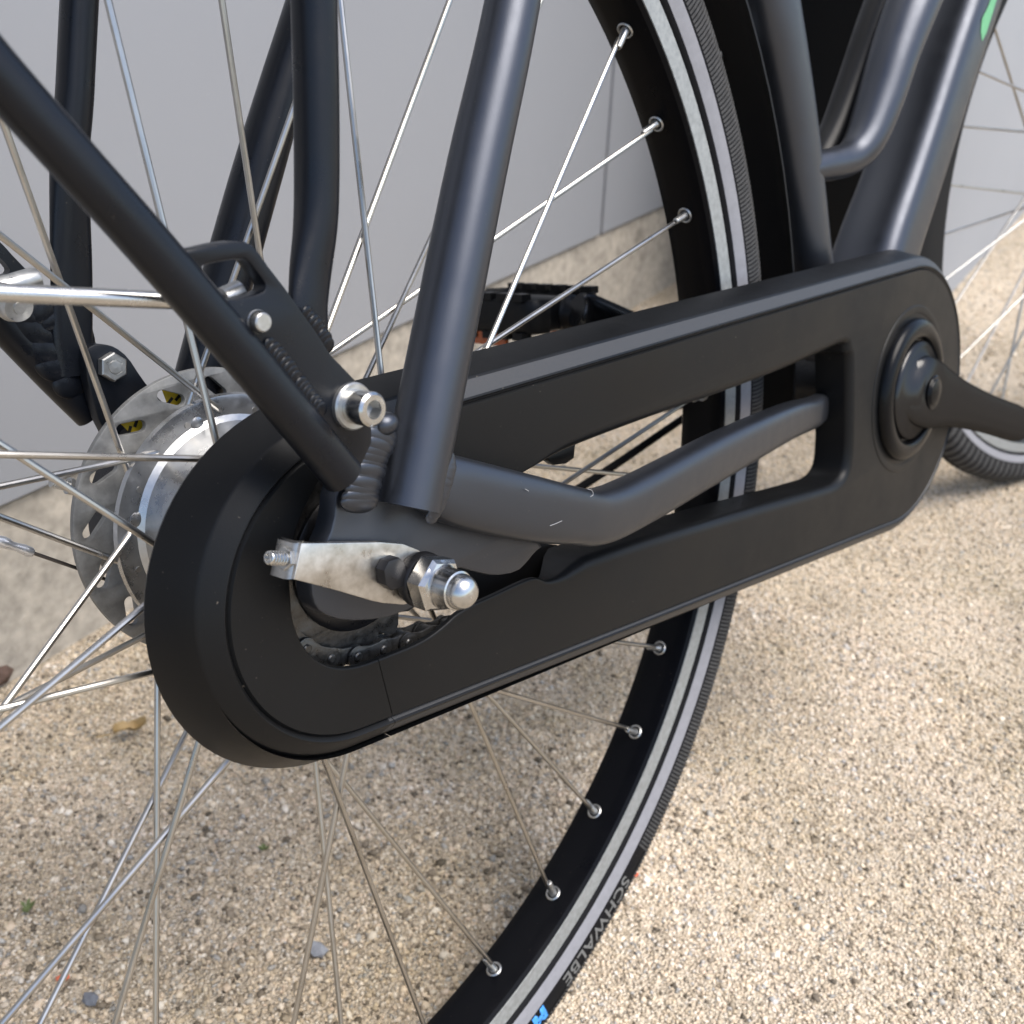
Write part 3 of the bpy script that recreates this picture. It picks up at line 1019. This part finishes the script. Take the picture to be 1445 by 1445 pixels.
MB().tube([px(1080, 520, 52), px(1010, 560, 55), px(950, 600, 58), px(850, 668, 60), px(760, 722, 62), px(640, 780, 64)], 2.6, n=14, smooth=5).build("cable_housing", M['rubber'], bike)
MB().prism(pl([(770, 640), (810, 622), (808, 646), (797, 654), (780, 656), (772, 650)], -36), -37, -33, bevel=0.5).build("case_clip", M['case'], case)

# seat tube, step-through tubes, down tube
tpx("seat_tube", [(1062, -120, 0, 101), (1080, 0, 0, 97), (1098, 90, 0, 89), (1114, 180, 0, 82), (1128, 280, 0, 76), (1141, 380, 0, 72)], M['frame'], power=2.4, squash=0.9, pre=(-60, 0, 210), post=(24, 0, -60))
tpx("step_through_tube", [(1135, 240, -6, 42), (1160, 234, -8, 44), (1176, 231, -9, 45), (1200, 222, -11, 48), (1221, 196, -13, 58), (1242, 140, -14, 66), (1264, 70, -15, 70), (1290, 0, -16, 75), (1345, -140, -16, 80)], M['frame'], post=(90, 0, 150), n=36)
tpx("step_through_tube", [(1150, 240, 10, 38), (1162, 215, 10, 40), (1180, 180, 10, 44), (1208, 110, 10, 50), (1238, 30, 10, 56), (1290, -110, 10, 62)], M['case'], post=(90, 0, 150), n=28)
dt, dpath, drad = tpx("down_tube", [(1225, 395, -2, 104), (1242, 340, -2, 101), (1267, 270, -2, 97), (1294, 190, -2, 95), (1323, 100, -2, 94), (1357, 0, -2, 93), (1410, -160, -2, 92)], M['frame'], power=3.6, squash=1.0, pre=(-34, 0, -50), post=(130, 0, 150), n=48)
MB().lathe([(24, -36), (26, -34), (26, 36), (24, 38), (10, 38)], (BBX, 0, BBZ), n=40).build("bottom_bracket", M['black_paint'], bike)
gd = MB()
gp = [px(1400, -6, -27), px(1394, 10, -27), px(1386, 26, -27), px(1384, 44, -27), px(1386, 58, -27), px(1392, 46, -27), px(1399, 24, -27), px(1408, -6, -27)]
gd.add([yk(p, 0) for p in gp], [tuple(range(len(gp)))])
gd.build("frame_decal", M['green'], dt)

# left crank arm and pedal
lcr = MB()
L0 = np.array([BBX, 72.0, BBZ])
L1 = np.array([303.0, 84.0, 23.0])
lcr.tube([L0, L0 * .7 + L1 * .3, L0 * .3 + L1 * .7, L1, L1 + unit(L1 - L0) * 9], [10, 8, 7.5, 7.5, 6], [17, 14, 13, 13.5, 10], n=24, power=2.6, smooth=4)
lcr.build("crank_arm", M['crank'], bike, angle=40)
ped = MB()
pc = np.array([303.0, 0, 23.0])
ped.lathe([(5, 84), (9, 90), (10, 94), (12, 96), (12, 104), (10.5, 108), (10.5, 180), (9, 186), (0.01, 187)], pc, n=28)
tilt = R_(-6)
pa = np.array([[math.cos(tilt), 0, math.sin(tilt)], [0, 1, 0], [-math.sin(tilt), 0, math.cos(tilt)]])


def pp(a, y, c):
    return pc + pa[0] * a + np.array([0, y, 0]) + pa[2] * c


for s in (-1, 1):
    ped.tube([pp(s * 20, 98, 0), pp(s * 33, 106, 0), pp(s * 35, 140, 0), pp(s * 33, 176, 0), pp(s * 18, 188, 0)], [11, 11, 11, 11, 11], [3.4] * 5, n=14, ref=tuple(pa[2]), power=3, smooth=5)
    for k in range(6):
        ped.box(pp(s * 34, 108 + k * 13.2, 12), (8.5, 8.5, 4.6), pa)
        ped.box(pp(s * 34, 108 + k * 13.2, -12), (8.5, 8.5, 4.6), pa)
for y in (100, 184):
    ped.tube([pp(-22, y, 0), pp(0, y, 0), pp(22, y, 0)], 3, 10, n=12, power=3)
for k in range(4):
    ped.box(pp(0, 112 + k * 20, 0), (56, 3, 12), pa)
pedo = ped.build("pedal", M['case'], bike)
rf = MB()
rf.box(pp(-36, 141, -14.5), (3, 44, 8), pa)
rf.build("pedal_reflector", M['orange'], pedo)
rf2 = MB()
rf2.box(pp(36, 141, -14.5), (3, 44, 8), pa)
rf2.build("pedal_reflector", M['orange'], pedo)

# ------------------------------------------------------------------ wall
AZ = R_(11.29)
wx, wy = np.array([math.cos(AZ), math.sin(AZ), 0]), np.array([-math.sin(AZ), math.cos(AZ), 0])
WP = np.array([84.9, 463.5, 0.0])


def wall_mat(name, c, rough, var, sc=3.0):
    m = bpy.data.materials.new(name)
    m.use_nodes = True
    N, L = m.node_tree.nodes, m.node_tree.links
    b = N["Principled BSDF"]
    tc = N.new("ShaderNodeTexCoord")
    n1 = N.new("ShaderNodeTexNoise")
    n1.inputs["Scale"].default_value = sc
    n1.inputs["Detail"].default_value = 5
    L.new(tc.outputs["Object"], n1.inputs["Vector"])
    n2 = N.new("ShaderNodeTexNoise")
    n2.inputs["Scale"].default_value = 130
    n2.inputs["Detail"].default_value = 3
    L.new(tc.outputs["Object"], n2.inputs["Vector"])
    mr = N.new("ShaderNodeMapRange")
    mr.inputs[1].default_value = 0.72
    mr.inputs[2].default_value = 0.80
    L.new(n2.outputs[0], mr.inputs[0])
    r1 = N.new("ShaderNodeMix")
    r1.data_type = 'RGBA'
    r1.inputs[6].default_value = (*[k * (1 - var) for k in c], 1)
    r1.inputs[7].default_value = (*[k * (1 + var) for k in c], 1)
    L.new(n1.outputs[0], r1.inputs[0])
    r2 = N.new("ShaderNodeMix")
    r2.data_type = 'RGBA'
    L.new(mr.outputs[0], r2.inputs[0])
    L.new(r1.outputs[2], r2.inputs[6])
    r2.inputs[7].default_value = (*[k * 1.12 for k in c], 1)
    L.new(r2.outputs[2], b.inputs["Base Color"])
    b.inputs["Roughness"].default_value = rough
    return m


M['panel'] = wall_mat("grey_panel_paint", (0.28, 0.289, 0.308), 0.42, 0.05)
M['panel2'] = wall_mat("grey_wall_paint", (0.27, 0.285, 0.31), 0.5, 0.07)
M['door'] = mat_new("black_door_paint", (0.004, 0.004, 0.004), 0.6, 0, 0.2)
M['seam'] = mat_new("seam_rubber", (0.10, 0.10, 0.105), 0.7)


def concrete():
    m = bpy.data.materials.new("stained_concrete")
    m.use_nodes = True
    N, L = m.node_tree.nodes, m.node_tree.links
    b = N["Principled BSDF"]
    tc = N.new("ShaderNodeTexCoord")
    n1 = N.new("ShaderNodeTexNoise")
    n1.inputs["Scale"].default_value = 9
    n1.inputs["Detail"].default_value = 8
    n1.inputs["Roughness"].default_value = 0.7
    L.new(tc.outputs["Object"], n1.inputs["Vector"])
    cr = N.new("ShaderNodeValToRGB")
    e = cr.color_ramp.elements
    e[0].position = 0.28
    e[0].color = (0.17, 0.145, 0.11, 1)
    e[1].position = 0.72
    e[1].color = (0.49, 0.425, 0.33, 1)
    q = e.new(0.45)
    q.color = (0.37, 0.325, 0.26, 1)
    L.new(n1.outputs[0], cr.inputs[0])
    n2 = N.new("ShaderNodeTexNoise")
    n2.inputs["Scale"].default_value = 90
    n2.inputs["Detail"].default_value = 6
    L.new(tc.outputs["Object"], n2.inputs["Vector"])
    mx = N.new("ShaderNodeMix")
    mx.data_type = 'RGBA'
    mx.blend_type = 'OVERLAY'
    mx.inputs[0].default_value = 0.55
    L.new(cr.outputs[0], mx.inputs[6])
    L.new(n2.outputs[0], mx.inputs[7])
    hs = N.new("ShaderNodeHueSaturation")
    hs.inputs["Saturation"].default_value = 0.8
    L.new(mx.outputs[2], hs.inputs["Color"])
    L.new(hs.outputs[0], b.inputs["Base Color"])
    b.inputs["Roughness"].default_value = 0.85
    bp = N.new("ShaderNodeBump")
    bp.inputs["Distance"].default_value = 0.002
    bp.inputs["Strength"].default_value = 0.6
    L.new(n2.outputs[0], bp.inputs["Height"])
    L.new(bp.outputs[0], b.inputs["Normal"])
    return m


M['concrete'] = concrete()


def wv(s, d, z):
    """World millimetres (axle-height origin shifted to the ground): s along the wall, d behind its face, z over ground."""
    p = WP + wx * s + wy * d
    return (p[0], p[1], z)


def wbox(mb, s0, s1, d0, d1, z0, z1, bev=0.0):
    P = [wv(s, d, z) for s in (s0, s1) for d in (d0, d1) for z in (z0, z1)]
    mb.add(P, [(0, 1, 3, 2), (4, 6, 7, 5), (0, 4, 5, 1), (2, 3, 7, 6), (0, 2, 6, 4), (1, 5, 7, 3)])
    return mb


S_seam = (np.array([1082, 663, 0]) - WP) @ wx
PANEL_Z = 157.0
wall = empty("panelled_wall", (0, 0, 0))
tag(wall, "pale grey metal panelled wall on a stained concrete plinth behind the bicycle", "wall")
edges = [S_seam - 3750, S_seam - 2500, S_seam - 1250, S_seam, S_seam + 390]
for i in range(4):
    mb = wbox(MB(), edges[i] + 3, edges[i + 1] - 3, 0, 28, PANEL_Z, 2700)
    o = mb.build("wall_panel", M['panel'], wall, world=True)
    bv = o.modifiers.new("bevel", 'BEVEL')
    bv.width = 0.0025
    bv.segments = 2
wbox(MB(), edges[0], edges[-1], 14, 30, PANEL_Z + 4, 2690).build("panel_joint", M['seam'], wall, world=True)
wbox(MB(), edges[0], edges[-1], 6, 300, -120, PANEL_Z - 3).build("plinth", M['concrete'], wall, world=True)
wbox(MB(), edges[0], edges[-1], 32, 200, PANEL_Z - 2, 2680).build("wall_core", M['seam'], wall, world=True)

# nearer wall beyond the front wheel, and the black door between the two
g0, g1 = wpx(1262, 503, -GZ), wpx(1445, 300, -GZ)
w2 = unit((g1 - g0) * np.array([1, 1, 0]))
n2_ = np.array([-w2[1], w2[0], 0])


def w2v(s, d, z):
    p = g0 + w2 * s + n2_ * d
    return (p[0], p[1], z)


nw = MB()
P = [w2v(s, d, z) for s in (0, 4000) for d in (0, 70) for z in (-100, 2700)]
nw.add(P, [(0, 1, 3, 2), (4, 6, 7, 5), (0, 4, 5, 1), (2, 3, 7, 6), (0, 2, 6, 4), (1, 5, 7, 3)])
nwo = nw.build("projecting_wall", M['panel2'], None, world=True)
tag(nwo, "plain grey wall section standing forward beyond the front wheel, meeting the gravel directly", "wall section")
dr = MB()
da = g0[:2] + w2[:2] * 4 + n2_[:2] * 72
db = np.array(wv(edges[-1] - 2, 12, 0))[:2]
dv_ = unit(db - da)
dn = np.array([-dv_[1], dv_[0]])
P = [(*(q + dn * t), z) for q in (da, db) for t in (-34, 0) for z in (8, 2400)]
dr.add(P, [(0, 1, 3, 2), (4, 6, 7, 5), (0, 4, 5, 1), (2, 3, 7, 6), (0, 2, 6, 4), (1, 5, 7, 3)])
dro = dr.build("black_door", M['door'], None, world=True)
tag(dro, "black door in the recess behind the seat tube", "door")

# ------------------------------------------------------------------ ground
def ground_mat():
    m = bpy.data.materials.new("sandy_gravel_ground")
    m.use_nodes = True
    N, L = m.node_tree.nodes, m.node_tree.links
    b = N["Principled BSDF"]
    tc = N.new("ShaderNodeTexCoord")
    vo = N.new("ShaderNodeTexVoronoi")
    vo.inputs["Scale"].default_value = 480
    L.new(tc.outputs["Object"], vo.inputs["Vector"])
    n1 = N.new("ShaderNodeTexNoise")
    n1.inputs["Scale"].default_value = 5
    n1.inputs["Detail"].default_value = 8
    L.new(tc.outputs["Object"], n1.inputs["Vector"])
    cr = N.new("ShaderNodeValToRGB")
    e = cr.color_ramp.elements
    e[0].color = (0.30, 0.255, 0.20, 1)
    e[0].position = 0.0
    e[1].color = (0.76, 0.68, 0.56, 1)
    e[1].position = 1.0
    q = e.new(0.5)
    q.color = (0.62, 0.525, 0.405, 1)
    L.new(vo.outputs["Color"], cr.inputs[0])
    mx = N.new("ShaderNodeMix")
    mx.data_type = 'RGBA'
    mx.blend_type = 'MULTIPLY'
    mx.inputs[0].default_value = 1
    cr2 = N.new("ShaderNodeValToRGB")
    cr2.color_ramp.elements[0].color = (0.72, 0.70, 0.66, 1)
    cr2.color_ramp.elements[0].position = 0.35
    cr2.color_ramp.elements[1].color = (1.05, 1.03, 1.0, 1)
    cr2.color_ramp.elements[1].position = 0.65
    L.new(n1.outputs[0], cr2.inputs[0])
    L.new(cr.outputs[0], mx.inputs[6])
    L.new(cr2.outputs[0], mx.inputs[7])
    L.new(mx.outputs[2], b.inputs["Base Color"])
    b.inputs["Roughness"].default_value = 0.9
    b.inputs["Specular IOR Level"].default_value = 0.2
    bp = N.new("ShaderNodeBump")
    bp.inputs["Distance"].default_value = 0.003
    L.new(vo.outputs["Distance"], bp.inputs["Height"])
    L.new(bp.outputs[0], b.inputs["Normal"])
    return m


def stone_mat():
    m = bpy.data.materials.new("gravel_stones")
    m.use_nodes = True
    N, L = m.node_tree.nodes, m.node_tree.links
    b = N["Principled BSDF"]
    ge = N.new("ShaderNodeNewGeometry")
    cr = N.new("ShaderNodeValToRGB")
    cr.color_ramp.interpolation = 'LINEAR'
    cols = [(0.0, (0.10, 0.085, 0.065)), (0.08, (0.22, 0.185, 0.145)), (0.18, (0.44, 0.37, 0.28)), (0.36, (0.63, 0.525, 0.395)), (0.52, (0.73, 0.63, 0.50)), (0.62, (0.65, 0.53, 0.42)),
            (0.70, (0.80, 0.745, 0.66)), (0.78, (0.55, 0.48, 0.395)), (0.86, (0.68, 0.62, 0.54)), (0.93, (0.27, 0.265, 0.255)), (1.0, (0.50, 0.485, 0.465))]
    e = cr.color_ramp.elements
    e[0].position, e[0].color = cols[0][0], (*cols[0][1], 1)
    e[1].position, e[1].color = cols[-1][0], (*cols[-1][1], 1)
    for p_, c_ in cols[1:-1]:
        q = e.new(p_)
        q.color = (*c_, 1)
    L.new(ge.outputs["Random Per Island"], cr.inputs[0])
    tc = N.new("ShaderNodeTexCoord")
    n1 = N.new("ShaderNodeTexNoise")
    n1.inputs["Scale"].default_value = 400
    n1.inputs["Detail"].default_value = 4
    L.new(tc.outputs["Object"], n1.inputs["Vector"])
    mx = N.new("ShaderNodeMix")
    mx.data_type = 'RGBA'
    mx.blend_type = 'OVERLAY'
    mx.inputs[0].default_value = 0.35
    L.new(cr.outputs[0], mx.inputs[6])
    L.new(n1.outputs[0], mx.inputs[7])
    n3 = N.new("ShaderNodeTexNoise")
    n3.inputs["Scale"].default_value = 6
    n3.inputs["Detail"].default_value = 7
    n3.inputs["Roughness"].default_value = 0.62
    L.new(tc.outputs["Object"], n3.inputs["Vector"])
    cr3 = N.new("ShaderNodeValToRGB")
    e3 = cr3.color_ramp.elements
    e3[0].position, e3[0].color = 0.33, (0.68, 0.66, 0.57, 1)
    e3[1].position, e3[1].color = 0.62, (1.02, 1.0, 0.98, 1)
    q = e3.new(0.45)
    q.color = (0.86, 0.83, 0.76, 1)
    L.new(n3.outputs[0], cr3.inputs[0])
    m3 = N.new("ShaderNodeMix")
    m3.data_type = 'RGBA'
    m3.blend_type = 'MULTIPLY'
    m3.inputs[0].default_value = 1
    L.new(mx.outputs[2], m3.inputs[6])
    L.new(cr3.outputs[0], m3.inputs[7])
    L.new(m3.outputs[2], b.inputs["Base Color"])
    b.inputs["Roughness"].default_value = 0.8
    b.inputs["Specular IOR Level"].default_value = 0.25
    return m


M['ground'] = ground_mat()
M['stone'] = stone_mat()
gm = MB()
gm.add([(-40000, -40000, 0), (60000, -40000, 0), (60000, 60000, 0), (-40000, 60000, 0)], [(0, 1, 2, 3)])
go = gm.build("gravel_ground", M['ground'], None, world=True)
tag(go, "sandy gravel ground under the bicycle", None, None, "structure")


def ico():
    t = (1 + 5 ** .5) / 2
    v = np.array([(-1, t, 0), (1, t, 0), (-1, -t, 0), (1, -t, 0), (0, -1, t), (0, 1, t), (0, -1, -t), (0, 1, -t), (t, 0, -1), (t, 0, 1), (-t, 0, -1), (-t, 0, 1)], float)
    f = np.array([(0, 11, 5), (0, 5, 1), (0, 1, 7), (0, 7, 10), (0, 10, 11), (1, 5, 9), (5, 11, 4), (11, 10, 2), (10, 7, 6), (7, 1, 8), (3, 9, 4), (3, 4, 2), (3, 2, 6), (3, 6, 8), (3, 8, 9), (4, 9, 5), (2, 4, 11), (6, 2, 10), (8, 6, 7), (9, 8, 1)])
    return v / np.linalg.norm(v[0]), f


OCT_V = np.array([(1, 0, 0), (0, 1, 0), (-1, 0, 0), (0, -1, 0), (0, 0, 1), (0, 0, -1)], float)
OCT_F = np.array([(0, 1, 4), (1, 2, 4), (2, 3, 4), (3, 0, 4), (1, 0, 5), (2, 1, 5), (3, 2, 5), (0, 3, 5)])


def stones(name, areas):
    VV, FF, o = [], [], 0
    for (x0, x1, y0, y1, n, r0, r1, big) in areas:
        v0, f0 = ico() if big else (OCT_V, OCT_F)
        nv = len(v0)
        X = np.stack([rng.uniform(x0, x1, n), rng.uniform(y0, y1, n)], 1)
        X = X[((X - WP[:2]) @ wy[:2] < 2)]
        q = (X - g0[:2])
        X = X[~(((q @ n2_[:2]) > 0) & ((q @ w2[:2]) > 0))]
        n = len(X)
        r = r0 * (r1 / r0) ** (rng.random(n) ** (3.0 if big else 1.2))
        base = v0[None] * rng.uniform(0.66 if big else .6, 1.34 if big else 1.5, (n, nv, 1)) + rng.normal(0, .14, (n, nv, 3))
        s = np.stack([rng.uniform(.75, 1.4, n), rng.uniform(.7, 1.2, n), rng.uniform(.5, .9, n)], 1)
        base = base * s[:, None, :] * r[:, None, None]
        a = rng.uniform(0, 2 * math.pi, n)
        tl_ = rng.normal(0, .5, n)
        ca_, sa = np.cos(a), np.sin(a)
        ct, st_ = np.cos(tl_), np.sin(tl_)
        x, y, z = base[..., 0], base[..., 1], base[..., 2]
        x2 = x * ct[:, None] + z * st_[:, None]
        z2 = -x * st_[:, None] + z * ct[:, None]
        x3 = x2 * ca_[:, None] - y * sa[:, None]
        y3 = x2 * sa[:, None] + y * ca_[:, None]
        P = np.stack([x3 + X[:, :1], y3 + X[:, 1:], z2 + (r * rng.uniform(-.35, .45, n))[:, None]], -1)
        VV.append(P.reshape(-1, 3))
        FF.append((f0[None] + (o + nv * np.arange(n))[:, None, None]).reshape(-1, 3))
        o += nv * n
    V = np.concatenate(VV) / 1000
    F = np.concatenate(FF)
    me = bpy.data.meshes.new(name)
    me.vertices.add(len(V))
    me.vertices.foreach_set("co", V.ravel().astype(np.float32))
    me.loops.add(F.size)
    me.loops.foreach_set("vertex_index", F.ravel().astype(np.int32))
    me.polygons.add(len(F))
    me.polygons.foreach_set("loop_start", np.arange(0, F.size, 3, dtype=np.int32))
    me.update(calc_edges=True)
    me.materials.append(M['stone'])
    ob = bpy.data.objects.new(name, me)
    COL.objects.link(ob)
    return ob


gs = stones("gravel", [(-160, 620, -330, 480, 92000, 0.9, 2.0, False), (-160, 330, -50, 480, 13000, 1.2, 3.2, True), (200, 620, -330, 200, 4000, 1.2, 2.8, True),
                       (520, 1300, -330, 740, 105000, 1.0, 1.9, False), (520, 1300, -330, 740, 5000, 1.5, 3.2, True),
                       (1200, 3300, -300, 900, 45000, 1.5, 2.8, False), (1200, 3300, -300, 900, 4000, 2.4, 4.5, True)])
tag(gs, "loose beige and grey gravel stones covering the ground", None, None, "stuff")


# a few pieces that stand out of the gravel
def pebble(u, v, r, col, label, name="pebble", cat="stone", sq=(1.2, 1.0, .6), rough=.75):
    g = wpx(u, v, -GZ)
    t = ico()
    pts = t[0] * np.array(sq) * r
    mb = MB()
    V, F = pts, [tuple(f) for f in t[1]]
    a = random.uniform(0, 6)
    V = np.stack([V[:, 0] * math.cos(a) - V[:, 1] * math.sin(a), V[:, 0] * math.sin(a) + V[:, 1] * math.cos(a), V[:, 2]], 1) * rng.uniform(.85, 1.15, (12, 1))
    mb.add(V, F)
    o = mb.build(name, mat_new(name + "_stone", col, rough, col_var=.25, scale=300, bump=.3), None, world=True, angle=20)
    o.location = (g[0] / 1000, g[1] / 1000, r * sq[2] * .6 / 1000 + .0022)
    o.rotation_euler = (random.uniform(-.2, .2), random.uniform(-.2, .2), 0)
    return tag(o, label, cat)


pebble(448, 1345, 6.5, (0.24, 0.25, 0.27), "flat blue-grey stone among the lower spokes of the rear wheel", sq=(1.25, .9, .4))
pebble(128, 1416, 5, (0.14, 0.15, 0.17), "small dark slate-grey stone near the bottom left spokes")
pebble(890, 1238, 4.5, (0.55, 0.12, 0.06), "red brick chip beside the tyre lettering", "brick_chip", "brick chip", (1.3, .8, .6))
pebble(90, 1385, 3.2, (0.55, 0.14, 0.07), "orange-red brick chip near the bottom left corner", "brick_chip", "brick chip", (.8, 1.4, .6))
pebble(0, 962, 15, (0.085, 0.05, 0.036), "rust-brown stone lying against the concrete plinth", sq=(1.2, 1, .9))

# dry leaf
lm = bpy.data.materials.new("dry_leaf")
lm.use_nodes = True
lm.node_tree.nodes["Principled BSDF"].inputs["Base Color"].default_value = (0.36, 0.25, 0.11, 1)
lm.node_tree.nodes["Principled BSDF"].inputs["Roughness"].default_value = 0.6
lf = MB()
gl = wpx(186, 1040, -GZ)
rows_t, rows_b = [], []
for i in range(13):
    t = i / 12
    wdt = 5.5 * math.sin(math.pi * t ** .8) * (1 + .18 * math.sin(t * 23)) + .3
    row = []
    for j in range(7):
        q = (j - 3) / 3
        row.append(((t - .5) * 25, q * wdt, 5 + 5.5 * abs(q) ** 1.5 + 2.5 * math.sin(t * 7 + q) + 3 * t))
    rows_t.append(row)
    rows_b.append([(a, b_, c - .4) for a, b_, c in row])
lf.grid(rows_t, False, False, False)
lf.grid(rows_b, False, False, False)
lf.tube([(-15, 0, 6), (-20, 1, 5), (-25, 3, 3)], .6, n=6)
lo = lf.build("dry_leaf", lm, None, world=True, angle=60)
lo.location = (gl[0] / 1000, gl[1] / 1000, .002)
lo.rotation_euler = (0.1, 0, R_(-25))
tag(lo, "curled yellow-brown dry leaf on the gravel left of the chain case", "leaf")

# moss and seedling tufts
wm = mat_new("moss_green", (0.11, 0.14, 0.045), .7, col_var=.4, scale=300)
for i, (u, v, r, lab) in enumerate([(372, 1203, 5, "small green weed tuft in the gravel below the chain case"), (40, 1290, 6, "small green weed tuft left among the bottom spokes")]):
    g = wpx(u, v, -GZ)
    mb = MB()
    for k in range(12):
        a = random.uniform(0, 6.28)
        L_ = r * random.uniform(.5, 1.2)
        dx, dy = math.cos(a), math.sin(a)
        mb.add([(0, 0, 0), (dx * L_ * .6 - dy * 1.2, dy * L_ * .6 + dx * 1.2, L_ * .8), (dx * L_, dy * L_, L_ * .9), (dx * L_ * .6 + dy * 1.2, dy * L_ * .6 - dx * 1.2, L_ * .8)], [(0, 1, 2, 3)])
    o = mb.build("weed", wm, None, world=True)
    o.location = (g[0] / 1000, g[1] / 1000, .002)
    tag(o, lab, "weed")
